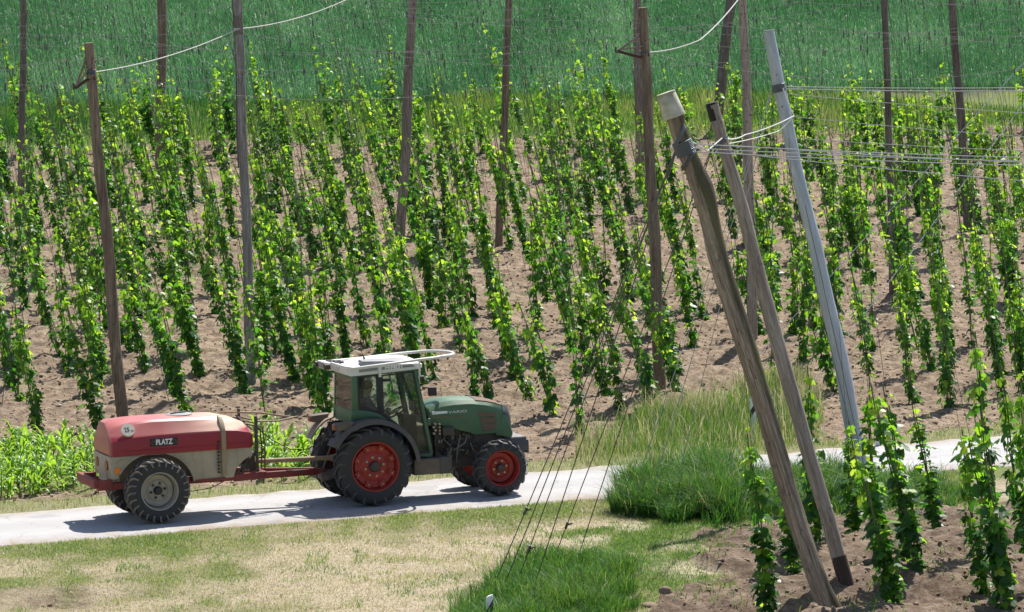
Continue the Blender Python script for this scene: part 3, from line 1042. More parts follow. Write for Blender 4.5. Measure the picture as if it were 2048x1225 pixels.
    b.tube([(0.10, -0.05, 2.49), (0.085, -0.05, 2.55)], [0.025, 0.008], 8)
    b.tube([(0.085, -0.05, 2.55), (0.04, -0.05, 2.68)], 0.004, 5)
    b.build('aerial', M['black'], roof, smooth_=True)
    # guard rail of white tube all round the roof and far out over the bonnet
    gr = MB()
    path = [(-0.33, 0.56, 2.43), (0.2, 0.60, 2.44), (0.95, 0.595, 2.48)]
    path += [(1.25 + 0.0, 0.56, 2.49)]
    for t in np.linspace(80, -80, 13):
        path.append((1.30 + 0.42 * math.cos(R(t)), 0.53 * math.sin(R(t)), 2.50))
    path += [(1.25, -0.56, 2.49), (0.95, -0.600, 2.48), (0.2, -0.605, 2.43), (-0.26, -0.575, 2.40), (-0.36, -0.40, 2.41), (-0.50, -0.05, 2.46)]
    gr.tube(path, 0.026, 10)
    gr.tube([(0.93, -0.598, 2.48), (0.93, -0.60, 2.12)], 0.018, 8)
    gr.tube([(0.93, 0.598, 2.48), (0.93, 0.60, 2.12)], 0.018, 8)
    gr.build('guard_rail', M['roof'], root, smooth_=True)
    # bonnet
    hd = MB()
    secs = []
    for x, hw, zb, zs, zt in ((1.16, 0.40, 1.31, 1.50, 1.585), (1.20, 0.41, 1.30, 1.53, 1.62), (1.36, 0.415, 1.27, 1.60, 1.70), (1.60, 0.42, 1.20, 1.62, 1.715), (1.86, 0.42, 1.12, 1.62, 1.71),
                               (1.97, 0.42, 1.07, 1.61, 1.70), (2.20, 0.41, 1.07, 1.57, 1.665), (2.38, 0.40, 1.07, 1.515, 1.62), (2.52, 0.375, 1.05, 1.45, 1.565)):
        pts = [(x, -hw * 0.97, zb), (x, -hw, zb + 0.1), (x, -hw, zs - 0.09), (x, -hw * 0.97, zs), (x, -hw * 0.80, zt - 0.025), (x, -hw * 0.45, zt), (x, 0, zt + 0.008),
               (x, hw * 0.45, zt), (x, hw * 0.80, zt - 0.025), (x, hw * 0.97, zs), (x, hw, zs - 0.09), (x, hw, zb + 0.1), (x, hw * 0.97, zb)]
        secs.append(pts)
    hd.loft(secs)
    hood = hd.build('bonnet', M['green'], root, smooth_=True, angle=32)
    ns = MB()
    secs = []
    for x, hw, zb, zt, sk in ((2.515, 0.375, 0.99, 1.575, 0.0), (2.60, 0.355, 0.985, 1.535, 0.0), (2.66, 0.325, 1.00, 1.47, 0.0), (2.69, 0.28, 1.05, 1.38, 0.0)):
        secs.append([(x, -hw, zb), (x, -hw, zt - 0.13), (x, -hw * 0.82, zt - 0.02), (x, 0, zt), (x, hw * 0.82, zt - 0.02), (x, hw, zt - 0.13), (x, hw, zb)])
    ns.loft(secs)
    ns.build('front_grille', M['nose'], hood, smooth_=True, angle=30)
    for s in (-1, 1):                                    # green cheek that wraps the lower corner of the grille
        gp = MB()
        gp.prism([(2.36, 1.03), (2.66, 0.97), (2.68, 1.05), (2.58, 1.34), (2.50, 1.40), (2.44, 1.20)], s * 0.33, s * 0.392)
        gp.build('cheek_panel', M['green'], hood, bevel=0.01)
    for s in (-1, 1):
        vt = MB()
        ya, yb = s * 0.405, s * 0.4235
        rows = [((2.035, 1.475), (2.36, 1.425), (2.355, 1.365), (2.06, 1.375)), ((2.065, 1.352), (2.37, 1.342), (2.36, 1.265), (2.085, 1.262)), ((2.09, 1.24), (2.385, 1.242), (2.33, 1.135), (2.13, 1.125))]
        for q in rows:
            vt.prism(list(q), ya, yb)
        vt.build('side_vent', M['dust_brown'], hood, bevel=0.004)
        dc = MB()
        dc.prism([(1.19, 1.475), (1.47, 1.485), (1.47, 1.525), (1.19, 1.53)], s * 0.41, s * 0.4245)
        dc.build('decal', M['white_plastic'], hood)
        if s < 0:
            text_obj('lettering', 'VARIO', 0.062, M['white_plastic'], hood, Matrix.Translation((1.66, -0.4235, 1.497)) @ Matrix.Rotation(R(90), 4, 'X'), 0.002, 1.9)
        rl = MB()                                       # pressed swage line of the side panel
        rl.tube([(1.17, s * 0.415, 1.42), (1.62, s * 0.421, 1.42), (1.72, s * 0.421, 1.405), (1.80, s * 0.421, 1.35), (1.87, s * 0.420, 1.24), (1.93, s * 0.416, 1.09)], 0.013, 6)
        rl.build('swage_line', M['green_dusty'], hood, smooth_=True)
    b = MB()
    b.loft([[(x, yy * hw, zt + dz) for (yy, dz) in ((-0.82, -0.022), (-0.45, 0.004), (0, 0.012), (0.45, 0.004), (0.82, -0.022), (0.82, -0.04), (-0.82, -0.04))] for x, hw, zt in ((2.02, 0.42, 1.695), (2.20, 0.41, 1.667), (2.38, 0.40, 1.622), (2.51, 0.378, 1.570))])
    b.build('dusty_top', M['dust_brown'], hood, smooth_=True)
    # engine bay, frame and axles
    e = MB()
    e.box(1.12, 2.50, -0.30, 0.30, 0.66, 1.22)
    e.box(1.18, 2.62, -0.26, 0.26, 0.50, 0.68)
    e.box(-0.30, 1.20, -0.32, 0.32, 0.48, 0.80)
    e.build('engine', M['machine'], root, bevel=0.02)
    rnd = random.Random(3)
    e = MB()
    for k in range(26):
        x = rnd.uniform(1.2, 2.05)
        z = rnd.uniform(0.62, 1.12)
        y = -0.32 - rnd.random() * 0.08
        e.m(rnd.choice((0, 0, 1, 2)))
        if rnd.random() < 0.5:
            e.box(x, x + rnd.uniform(0.03, 0.16), y, -0.29, z, z + rnd.uniform(0.03, 0.12))
        else:
            e.tube([(x, y + 0.09, z), (x, y + 0.02, z)], rnd.uniform(0.02, 0.055), 10)
    e.build('engine_fittings', [M['machine'], M['machine_brown'], M['machine_grey']], root, bevel=0.004)
    e = MB()
    for k in range(15):
        x0, z0 = rnd.uniform(1.2, 2.0), rnd.uniform(0.75, 1.15)
        x1, z1 = x0 + rnd.uniform(-0.3, 0.3), rnd.uniform(0.55, 0.95)
        e.m(k % 2)
        e.tube([(x0, -0.36, z0), ((x0 + x1) / 2 + rnd.uniform(-0.1, 0.1), -0.44, (z0 + z1) / 2), (x1, -0.37, z1)], 0.014, 6)
    e.build('hoses', [M['hose'], M['machine_grey']], root, smooth_=True)
    v = MB()                                             # valve block beside the door
    v.m(0).box(1.20, 1.28, -0.50, -0.40, 0.74, 1.30)
    for k in range(4):
        z = 1.16 + 0.055 * k
        v.m(1).tube([(1.17 + 0.03 * (k % 2), -0.56, z), (1.17 + 0.03 * (k % 2), -0.49, z)], 0.024, 8)
        v.m(1).tube([(1.28, -0.55, z - 0.01), (1.28, -0.48, z - 0.01)], 0.022, 8)
    v.m(1).tube([(1.24, -0.51, 1.02), (1.31, -0.54, 1.0)], 0.03, 8)
    for k in range(3):
        v.m(2).tube([(1.21 + 0.04 * k, -0.53, 1.18), (1.18 + 0.05 * k, -0.56, 0.98), (1.24 + 0.04 * k, -0.48, 0.78)], 0.012, 6)
    v.build('valve_block', [M['machine'], M['brass'], M['hose']], root, bevel=0.003)
    v = MB()
    v.box(1.34, 1.56, -0.52, -0.38, 1.10, 1.25)
    v.build('filter_box', M['machine'], root, bevel=0.02)
    st = MB()
    st.m(0).box(0.74, 1.20, -0.72, -0.40, 0.47, 0.74)
    st.m(1).box(1.205, 1.43, -0.70, -0.42, 0.46, 0.75)
    for (x, z) in ((1.235, 0.50), (1.40, 0.50), (1.235, 0.71), (1.40, 0.71)):
        st.m(0).tube([(x, -0.715, z), (x, -0.69, z)], 0.014, 8)
    st.build('fuel_tank', [M['machine_brown'], M['fender']], root, bevel=0.02)
    ax = MB()
    ax.tube([(2.32, -0.62, 0.495), (2.32, 0.62, 0.495)], 0.08, 12)
    ax.box(2.15, 2.50, -0.16, 0.16, 0.40, 0.66)
    ax.build('front_axle', M['machine'], root, bevel=0.015)
    ax = MB()
    ax.tube([(-0.02, -0.60, 0.695), (-0.02, 0.60, 0.695)], 0.12, 14)
    ax.build('rear_axle', M['machine'], root, smooth_=True)
    fw = MB()
    fw.m(0).box(2.45, 2.94, -0.36, 0.36, 0.72, 0.955)
    fw.m(1).box(2.46, 2.93, -0.35, 0.35, 0.957, 0.968)
    fw.m(0).box(2.955, 3.00, -0.30, 0.30, 0.66, 0.90)
    fw.build('front_weight', [M['nose'], M['machine_grey']], root, bevel=0.012)
    mi = MB()
    mi.tube([(0.98, -0.545, 1.98), (1.10, -0.64, 1.98)], 0.014, 6)
    mi.box(1.06, 1.20, -0.70, -0.62, 1.84, 1.99)
    mi.build('mirror', M['black'], root, bevel=0.015)
    mi = MB()
    mi.tube([(0.93, -0.60, 2.16), (1.00, -0.62, 2.16)], 0.045, 10)
    mi.build('front_lamp', M['black'], root, smooth_=True)
    ht = MB()                                            # three point linkage and drawbar jaw at the back
    for s in (-1, 1):
        ht.tube([(-0.25, s * 0.28, 0.55), (-0.85, s * 0.40, 0.48)], 0.035, 8)
        ht.tube([(-0.62, s * 0.36, 0.52), (-0.40, s * 0.30, 1.12)], 0.022, 8)
        ht.tube([(-0.30, s * 0.26, 1.10), (-0.62, s * 0.30, 1.18)], 0.03, 8)
    ht.box(-0.78, -0.25, -0.10, 0.10, 0.44, 0.56)
    ht.box(-0.36, -0.24, -0.30, 0.30, 0.50, 1.18)
    ht.tube([(-0.25, 0, 1.22), (-0.70, 0, 1.12)], 0.03, 8)
    ht.build('linkage', M['machine_brown'], root, bevel=0.004)
    hs = MB()
    for k in range(5):
        ht_ = rnd.uniform(-0.2, 0.2)
        hs.tube([(-0.30, ht_, 1.36), (-0.45 - 0.05 * k, ht_ * 1.2, 1.45), (-0.62, ht_ * 1.3, 1.22), (-0.50, ht_, 1.02)], 0.014, 6)
    hs.tube([(-0.30, -0.46, 1.40), (-0.70, -0.62, 1.24), (-0.86, -0.66, 1.26), (-0.90, -0.62, 1.12)], 0.016, 6)
    hs.build('rear_hoses', M['hose'], root, smooth_=True)
    return root


def build_driver(root):
    """seated figure grown as one skin"""
    P = {'pelvis': (0.05, 0, 1.31), 'belly': (0.04, 0, 1.45), 'chest': (0.03, 0, 1.66), 'neck0': (0.05, 0, 1.80), 'neck': (0.06, 0, 1.86), 'head': (0.09, 0, 1.96), 'crown': (0.08, 0, 2.07)}
    E = [('pelvis', 'belly'), ('belly', 'chest'), ('chest', 'neck0'), ('neck0', 'neck'), ('neck', 'head'), ('head', 'crown')]
    Rr = {'pelvis': 0.15, 'belly': 0.14, 'chest': 0.155, 'neck0': 0.09, 'neck': 0.055, 'head': 0.095, 'crown': 0.07}
    for s in (-1, 1):
        k = 'r' if s < 0 else 'l'
        P.update({k + 'sh': (0.04, s * 0.19, 1.73), k + 'el': (0.20, s * 0.27, 1.50), k + 'wr': (0.43, s * 0.19, 1.535), k + 'ha': (0.50, s * 0.175, 1.55),
                  k + 'hip': (0.10, s * 0.11, 1.30), k + 'kn': (0.52, s * 0.16, 1.33), k + 'an': (0.62, s * 0.16, 0.95), k + 'to': (0.76, s * 0.17, 0.89)})
        E += [('chest', k + 'sh'), (k + 'sh', k + 'el'), (k + 'el', k + 'wr'), (k + 'wr', k + 'ha'), ('pelvis', k + 'hip'), (k + 'hip', k + 'kn'), (k + 'kn', k + 'an'), (k + 'an', k + 'to')]
        Rr.update({k + 'sh': 0.075, k + 'el': 0.05, k + 'wr': 0.032, k + 'ha': 0.034, k + 'hip': 0.095, k + 'kn': 0.065, k + 'an': 0.045, k + 'to': 0.035})
        for j in range(4):
            a, b = k + 'f%da' % j, k + 'f%db' % j
            P[a] = (0.535, s * (0.150 + 0.017 * j), 1.568 - 0.004 * j)
            P[b] = (0.522 + 0.004 * (j % 2), s * (0.148 + 0.017 * j), 1.535 - 0.004 * j)
            E += [(k + 'ha', a), (a, b)]
            Rr[a], Rr[b] = 0.010, 0.008
        P[k + 'ta'] = (0.495, s * 0.135, 1.545)
        P[k + 'tb'] = (0.520, s * 0.125, 1.525)
        E += [(k + 'ha', k + 'ta'), (k + 'ta', k + 'tb')]
        Rr[k + 'ta'], Rr[k + 'tb'] = 0.012, 0.010
    names = list(P)
    me = bpy.data.meshes.new('person')
    me.from_pydata([P[n] for n in names], [(names.index(a), names.index(b)) for a, b in E], [])
    tmp = bpy.data.objects.new('person_tmp', me)
    COL.objects.link(tmp)
    sk = tmp.modifiers.new('skin', 'SKIN')
    for n, sv in zip(names, me.skin_vertices[0].data):
        sv.radius = (Rr[n], Rr[n])
        sv.use_root = n == 'pelvis'
    sb = tmp.modifiers.new('sub', 'SUBSURF')
    sb.levels = sb.render_levels = 1
    dg = bpy.context.evaluated_depsgraph_get()
    body = bpy.data.meshes.new_from_object(tmp.evaluated_get(dg))
    bpy.data.objects.remove(tmp)
    body.name = 'person'
    body.materials.clear()
    for m in (M['cloth_blue'], M['skin']):
        body.materials.append(m)
    for p in body.polygons:
        c = p.center
        p.use_smooth = True
        p.material_index = 1 if c.z > 1.825 or (c.x > 0.40 and c.z > 1.50) else 0
    o = bpy.data.objects.new('person', body)
    COL.objects.link(o)
    o.matrix_world = root.matrix_world @ Matrix.Translation((0.08, 0, 0))
    tag(o, 'person in blue work clothes seated in the tractor cab holding the steering wheel', 'person')
    h = MB()
    secs = []
    for z, r in ((1.965, 0.105), (2.01, 0.112), (2.06, 0.105), (2.10, 0.075), (2.115, 0.02)):
        secs.append([(0.065 + r * math.cos(t) * 0.98 - (0.02 if z < 2.0 else 0), r * math.sin(t) * 0.85, z) for t in np.linspace(0, 2 * math.pi, 14, endpoint=False)])
    h.loft(secs)
    h.build('hair', M['hair'], o, smooth_=True)
    f = MB()
    f.hexa([(0.175, -0.012, 1.93), (0.205, -0.012, 1.935), (0.205, 0.012, 1.935), (0.175, 0.012, 1.93), (0.17, -0.008, 1.975), (0.18, -0.008, 1.975), (0.18, 0.008, 1.975), (0.17, 0.008, 1.975)])
    for s in (-1, 1):
        f.box(0.06, 0.10, min(s * 0.085, s * 0.108), max(s * 0.085, s * 0.108), 1.92, 1.985)
    f.build('face', M['skin'], o, bevel=0.006)
    return o


def build_sprayer():
    o0 = road_point(-3.885)
    root = empty('sprayer_trailer', Matrix.Translation(o0) @ VEH)
    tag(root, 'red and tan tank sprayer on two fat tyres towed behind the green tractor', 'trailer')
    for s in (-1, 1):
        make_wheel(root, 0.0, s * 0.70, 0.56, 0.44, 0.315, s, M['beige_rim'], 24, 'trailer', [M['tyre'], M['tyre_dusty']])
    # upper red shell
    sh = MB()
    secs = []
    for x, hw, z0, zc, zt, sh_, dr in ((-0.775, 0.53, 1.20, 1.36, 1.64, 0.33, 0.13), (-0.745, 0.585, 1.17, 1.39, 1.735, 0.37, 0.135), (-0.66, 0.605, 1.17, 1.41, 1.765, 0.39, 0.12), (-0.35, 0.617, 1.17, 1.455, 1.772, 0.42, 0.05),
                                      (0.0, 0.622, 1.17, 1.475, 1.768, 0.44, 0.015), (0.60, 0.625, 1.17, 1.485, 1.755, 0.44, 0.012), (1.20, 0.615, 1.165, 1.475, 1.735, 0.43, 0.015), (1.50, 0.575, 1.16, 1.445, 1.665, 0.39, 0.03),
                                      (1.70, 0.51, 1.15, 1.40, 1.575, 0.33, 0.05), (1.78, 0.455, 1.15, 1.37, 1.50, 0.28, 0.05), (1.815, 0.40, 1.17, 1.33, 1.42, 0.22, 0.04)):
        r = 0.03
        near_ = [(x, -hw, z0), (x, -hw - 0.004, zc - r), (x, -hw + 0.008, zc + r * 0.6), (x, -hw * 0.55 - sh_ * 0.45, (zc * 0.55 + (zt - 0.04 - dr) * 0.45) + dr * 0.22), (x, -sh_ - 0.02, zt - 0.045 - dr), (x, -sh_ + 0.035, zt - 0.015 - dr * 0.8), (x, -0.15, zt - 0.003 - dr * 0.12)]
        secs.append(near_ + [(x, -p[1], p[2]) for p in reversed(near_)])
    sh.loft(secs)
    red = sh.build('tank', M['tank_red'], root, smooth_=True, angle=20)
    rb = MB()                                            # moulded seam rib
    for z in (1.255,):
        pth = [(-0.75, -0.592, z + 0.002), (-0.25, -0.626, z), (0.5, -0.631, z), (1.2, -0.621, z - 0.003), (1.5, -0.581, z - 0.006), (1.72, -0.511, z - 0.012)]
        rb.tube(pth, 0.007, 6)
        rb.tube([(p[0], -p[1], p[2]) for p in pth], 0.007, 6)
    rb.build('seam', M['tank_red'], red, smooth_=True)
    # tan lower shell, side profile with wheel arch and front cut-away
    lw = MB()
    arch = [(0.70 * math.cos(R(a)), 0.56 + 0.64 * math.sin(R(a))) for a in range(8, 156, 9)]
    prof = [(-0.76, 0.78), (-0.77, 1.168), (1.0, 1.168), (1.62, 1.160), (1.79, 1.14), (1.78, 1.02), (1.60, 0.93), (1.46, 0.80), (1.41, 0.66), (0.71, 0.66)] + arch[1:] + [(-0.64, 0.78)]
    top_only = [(-0.77, 0.78), (-0.785, 1.17)]
    # side skins with the arch, and an inner body behind them
    for s in (-1, 1):
        lw.m(0)
        n = len(prof)
        y_of = lambda p: s * (0.60 if p[0] < 1.2 else 0.60 - (p[0] - 1.2) * 0.22)
        vs = [(p[0], y_of(p), p[1]) for p in prof] + [(p[0], y_of(p) - s * 0.30, p[1]) for p in prof]
        fs = [tuple(range(n)), tuple(range(2 * n - 1, n - 1, -1))] + [(i, i + n, (i + 1) % n + n, (i + 1) % n) for i in range(n)]
        lw.add(vs, fs)
    lw.m(0).box(-0.772, 1.40, -0.298, 0.298, 0.70, 1.163)
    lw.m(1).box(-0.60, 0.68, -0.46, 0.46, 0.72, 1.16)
    lw.build('tank_base', [M['tank_tan'], M['tank_dark']], root, bevel=0.012)
    fl = MB()                                            # flared arch lip
    for s in (-1, 1):
        fl.tube([(p[0], s * 0.605, p[1]) for p in arch], 0.016, 6)
        fl.tube([arch_p for arch_p in [(-0.64, s * 0.60, 0.80), (-0.66, s * 0.604, 1.08), (-0.55, s * 0.606, 1.125), (-0.3, s * 0.606, 1.14)]], 0.010, 6)
    fl.build('arch_lip', M['tank_tan'], root, smooth_=True)
    st = MB()
    for s in (-1,):
        secs = []
        for (y, z) in ((-0.612, 0.70), (-0.612, 1.168), (-0.628, 1.175), (-0.630, 1.445), (-0.615, 1.50), (-0.455, 1.705), (-0.39, 1.735)):
            secs.append([(1.195, y, z), (1.275, y, z), (1.275, y + 0.03, z), (1.195, y + 0.03, z)])
        st.loft(secs)
    st.build('level_strip', M['strip'], red, bevel=0.002)
    for k in range(9):
        z = 0.80 + 0.044 * k + (0.012 if k % 2 else 0)
        if k == 4:
            continue
    mk = MB()
    rr = random.Random(9)
    for k in range(10):
        z = 0.76 + 0.058 * k
        yv = -0.606 if z < 1.16 else -0.627
        mk.box(1.115, 1.15 + rr.uniform(0, 0.025), yv - 0.008, yv + 0.01, z, z + 0.026)
        mk.box(1.13, 1.14, yv - 0.008, yv + 0.01, z + 0.026, z + 0.044)
    mk.build('level_marks', M['black'], red)
    pl = MB()
    pl.box(-0.065, 0.415, -0.636, -0.61, 1.305, 1.435)
    plate = pl.build('nameplate', M['black'], red, bevel=0.004)
    text_obj('lettering', 'PLATZ', 0.125, M['white_plastic'], plate, Matrix.Translation((0.175, -0.638, 1.370)) @ Matrix.Rotation(R(90), 4, 'X'), 0.003, 0.80, 0.006)
    ln = MB()
    for sx_, x0 in ((1, 0.335), (-1, 0.015)):
        ln.tube([(x0, -0.638, 1.395), (x0 + sx_ * 0.045, -0.638, 1.395), (x0 + sx_ * 0.06, -0.638, 1.37), (x0 + sx_ * 0.045, -0.638, 1.345), (x0, -0.638, 1.345)], 0.004, 5)
    ln.build('plate_lines', M['machine_grey'], plate)
    # round speed sign on the sloping shoulder
    nrm = Vector((0, -0.25, 0.155)).normalized()
    rot = Vector((0, 0, 1)).rotation_difference(nrm).to_matrix().to_4x4()
    # build a frame with x along the tank
    xa = Vector((1, 0, 0))
    ya = nrm.cross(xa)
    fm = Matrix(((xa.x, ya.x, nrm.x, -0.43), (xa.y, ya.y, nrm.y, -0.545), (xa.z, ya.z, nrm.z, 1.61), (0, 0, 0, 1)))
    sg = MB()
    sg.tube([(0, 0, -0.03), (0, 0, 0.012)], 0.118, 32)
    sign = sg.build('speed_sign', paint('cream_sign', (0.66, 0.60, 0.50), 0.5, (0.5, 0.42, 0.32), 0.4, 8), red, smooth_=True, matrix=fm)
    text_obj('number', '25', 0.115, M['black'], sign, Matrix.Translation((-0.018, 0.0, 0.014)), 0.001, 0.85)
    text_obj('unit', 'km', 0.04, M['black'], sign, Matrix.Translation((0.075, -0.02, 0.014)), 0.001)
    ld = MB()
    ld.m(0).lathe([(0.001, 0.0), (0.20, 0.0), (0.235, -0.012), (0.24, -0.05)], 28)
    lid = ld.build('lid', [M['roofgrey']], red, smooth_=True, matrix=Matrix.Translation((0.62, 0.0, 1.772)) @ Matrix.Rotation(R(90), 4, 'X'))
    lh = MB()
    lh.tube([(-0.16, 0.01, 0.05), (-0.03, 0.02, 0.0), (0.14, 0.01, -0.06)], 0.014, 8)
    lh.build('handle', M['black'], lid, smooth_=True)
    rl = MB()
    rl.tube([(-0.655, -0.598, 0.93), (-0.655, -0.618, 0.93)], 0.055, 20)
    rl.build('side_reflector', M['orange'], root, smooth_=True)
    for s in (-1, 1):
        rl = MB()
        rl.tube([(-0.76, s * 0.33, 1.0), (-0.787, s * 0.33, 1.0)], 0.085, 18)
        rl.build('tail_lamp', M['tail_red'], root, smooth_=True)
    # chassis
    ch = MB()
    for s in (-1, 1):
        ch.box(-1.0, 1.42, min(s * 0.44, s * 0.54), max(s * 0.44, s * 0.54), 0.60, 0.715)
        ch.hexa([(1.42, s * 0.54 if s < 0 else s * 0.44, 0.58), (2.05, s * 0.36 if s < 0 else s * 0.26, 0.575), (2.05, s * 0.26 if s < 0 else s * 0.36, 0.575), (1.42, s * 0.44 if s < 0 else s * 0.54, 0.58),
                 (1.42, s * 0.54 if s < 0 else s * 0.44, 0.70), (2.05, s * 0.36 if s < 0 else s * 0.26, 0.695), (2.05, s * 0.26 if s < 0 else s * 0.36, 0.695), (1.42, s * 0.44 if s < 0 else s * 0.54, 0.70)])
    ch.box(-1.08, -1.005, -0.62, 0.62, 0.65, 0.80)
    ch.box(-1.003, -0.75, -0.62, -0.55, 0.62, 0.785)
    ch.box(-1.003, -0.75, 0.55, 0.62, 0.62, 0.785)
    ch.box(0.65, 1.25, -0.60, -0.545, 0.635, 0.675)
    ch.box(1.98, 2.06, -0.25, 0.25, 0.58, 0.69)
    ch.build('chassis', M['frame_red'], root, bevel=0.006)
    ax = MB()
    ax.tube([(0, -0.55, 0.56), (0, 0.55, 0.56)], 0.07, 12)
    ax.build('axle', M['machine'], root, smooth_=True)
    db = MB()
    for s in (-1, 1):
        db.hexa([(2.05, s * 0.36 if s < 0 else s * 0.26, 0.57), (3.05, s * 0.10 if s < 0 else s * 0.02, 0.53), (3.05, s * 0.02 if s < 0 else s * 0.10, 0.53), (2.05, s * 0.26 if s < 0 else s * 0.36, 0.57),
                 (2.05, s * 0.36 if s < 0 else s * 0.26, 0.68), (3.05, s * 0.10 if s < 0 else s * 0.02, 0.64), (3.05, s * 0.02 if s < 0 else s * 0.10, 0.64), (2.05, s * 0.26 if s < 0 else s * 0.36, 0.68)])
    db.box(3.0, 3.20, -0.06, 0.06, 0.54, 0.63)
    db.build('drawbar', M['frame_red'], root, bevel=0.006)
    sh2 = MB()
    sh2.tube([(1.95, -0.02, 0.84), (3.35, -0.02, 0.80)], 0.042, 14)
    sh2.tube([(1.86, -0.02, 0.845), (2.0, -0.02, 0.84)], [0.09, 0.06], 14)
    sh2.tube([(3.30, -0.02, 0.80), (3.45, -0.02, 0.79)], [0.05, 0.085], 14)
    sh2.build('drive_shaft', M['tan_tube'], root, smooth_=True)
    pp = MB()                                            # pump, post and pipework in front of the tank
    pp.m(0).box(1.80, 1.90, -0.20, 0.20, 0.70, 1.02)
    pp.m(0).tube([(1.72, -0.12, 0.80), (1.92, -0.12, 0.80)], 0.10, 12)
    pp.m(0).tube([(1.70, 0.16, 0.86), (1.92, 0.16, 0.86)], 0.12, 12)
    pp.m(0).box(1.885, 1.935, -0.31, -0.26, 0.69, 1.66)
    pp.m(0).box(1.70, 1.745, 0.10, 0.145, 1.50, 1.76)
    pp.m(0).tube([(1.45, -0.50, 0.70), (1.88, -0.30, 1.04)], 0.018, 8)
    pp.m(0).tube([(1.60, -0.34, 0.70), (1.78, -0.20, 1.0)], 0.03, 8)
    pp.m(1).tube([(1.93, -0.28, 1.5), (2.03, -0.28, 1.46), (2.06, -0.28, 1.15), (2.05, -0.26, 0.74)], 0.014, 8)
    pp.m(1).tube([(1.93, -0.24, 1.48), (2.0, -0.22, 1.42), (2.02, -0.22, 1.1), (2.0, -0.22, 0.74)], 0.014, 8)
    for (z, y) in ((1.52, -0.20), (1.56, -0.05), (1.60, 0.06)):
        pp.m(2).tube([(1.55, y, z + 0.02), (1.78, y, z), (1.93, y - 0.04, z - 0.04)], 0.014, 6)
    pp.m(2).tube([(1.66, 0.1, 1.66), (1.86, -0.2, 1.42)], 0.016, 6)
    pp.build('pump_unit', [M['machine'], M['tan_tube'], M['machine_brown']], root, bevel=0.004)
    fr = MB()                                            # long pale spray rods laid over the drawbar
    fr.tube([(1.38, 0.10, 1.73), (2.10, 0.10, 1.665), (2.66, -0.04, 1.56)], 0.016, 8)
    fr.tube([(1.95, -0.24, 1.56), (2.35, -0.18, 1.535), (2.72, -0.05, 1.57)], 0.016, 8)
    fr.build('spray_rod', M['tan_tube'], root, smooth_=True)
    cb = MB()
    cb.tube([(1.93, -0.27, 1.45), (2.2, -0.22, 1.22), (2.55, -0.18, 1.02), (2.85, -0.16, 1.0), (3.08, -0.2, 1.10), (3.25, -0.3, 1.38)], 0.009, 6)
    cb.tube([(1.93, -0.27, 1.15), (2.35, -0.1, 1.32)], 0.006, 6)
    cb.tube([(1.25, -0.5, 0.60), (1.0, -0.52, 0.50), (0.65, -0.52, 0.47), (0.5, -0.5, 0.60)], 0.008, 6)
    cb.build('cable', M['hose'], root, smooth_=True)
    return root


tractor = build_tractor()
build_driver(tractor)
build_sprayer()


# ------------------------------------------------------------------ poles and posts
def rough_tube(mb, pts, rads, sides=14, seed=0, amp=0.06, step=0.25):
    pts = [Vector(p) for p in pts]
    L = [0]
    for a, b in zip(pts, pts[1:]):
        L.append(L[-1] + (b - a).length)
    n = max(4, int(L[-1] / step))
    P, Q = [], []
    rg = random.Random(seed)
    ph = rg.random() * 9
    for i in range(n + 1):
        d = L[-1] * i / n
        j = 0
        while j < len(L) - 2 and d > L[j + 1]:
            j += 1
        t = (d - L[j]) / (L[j + 1] - L[j])
        p = pts[j].lerp(pts[j + 1], t)
        r = rads[j] * (1 - t) + rads[j + 1] * t
        p = p + Vector((math.sin(d * 1.7 + ph), math.cos(d * 1.3 + ph * 2), 0)) * r * 0.12
        P.append(p)
        Q.append(r * (1 + amp * (rg.random() - 0.5) * 2))
    mb.tube(P, Q, sides)


POLEPX = []
POLES = []                                               # (u, v, name for labels)


def pole(base_px, top_px, w_px, mat, label, cat='pole', seed=0, height=7.5, known_top=False, short=None, name='hop_pole', group='trellis poles', taper=0.82):
    b = unproj(*base_px)
    t = at_depth(top_px[0], top_px[1], b[1])
    d = t - b
    if not known_top:
        d = d * (height / d[2])
    s = FPX / b[1]
    r = w_px / 2 / s
    zb = gz(b[0], b[1])
    m = MB()
    L = Vector((d[0], d[1], d[2]))
    rough_tube(m, [L * -0.06, L * 0.5 + Vector((0.02, 0, 0)), L], [r * 1.04, r * 0.95, r * taper], 14, seed, 0.05)
    m.m(1).tube([L * 1.0, L * 1.0005], [r * taper * 0.93, r * taper * 0.9], 14)
    o = m.build(name, [mat, M['endgrain']], None, smooth_=True, matrix=Matrix.Translation((b[0], b[1], zb)))
    tag(o, label, cat, group)
    u, v = uv(b[0], b[1])
    POLES.append((float(u), float(v), short or label))
    POLEPX.append(base_px)
    return o, Vector((b[0], b[1], zb)), L, r


def wrap(parent, L, frac, r, mat, turns=5, n=14, spread=0.18):
    m = MB()
    path = []
    d = L.normalized()
    a = d.cross(Vector((0, 1, 0))).normalized()
    b = d.cross(a)
    N = turns * n
    for i in range(N + 1):
        t = 2 * math.pi * i / n
        path.append(L * frac + d * spread * (i / N - 0.5) + (a * math.cos(t) + b * math.sin(t)) * r)
    m.tube(path, 0.011, 5)
    return m.build('wire_wrap', mat, parent, smooth_=True)


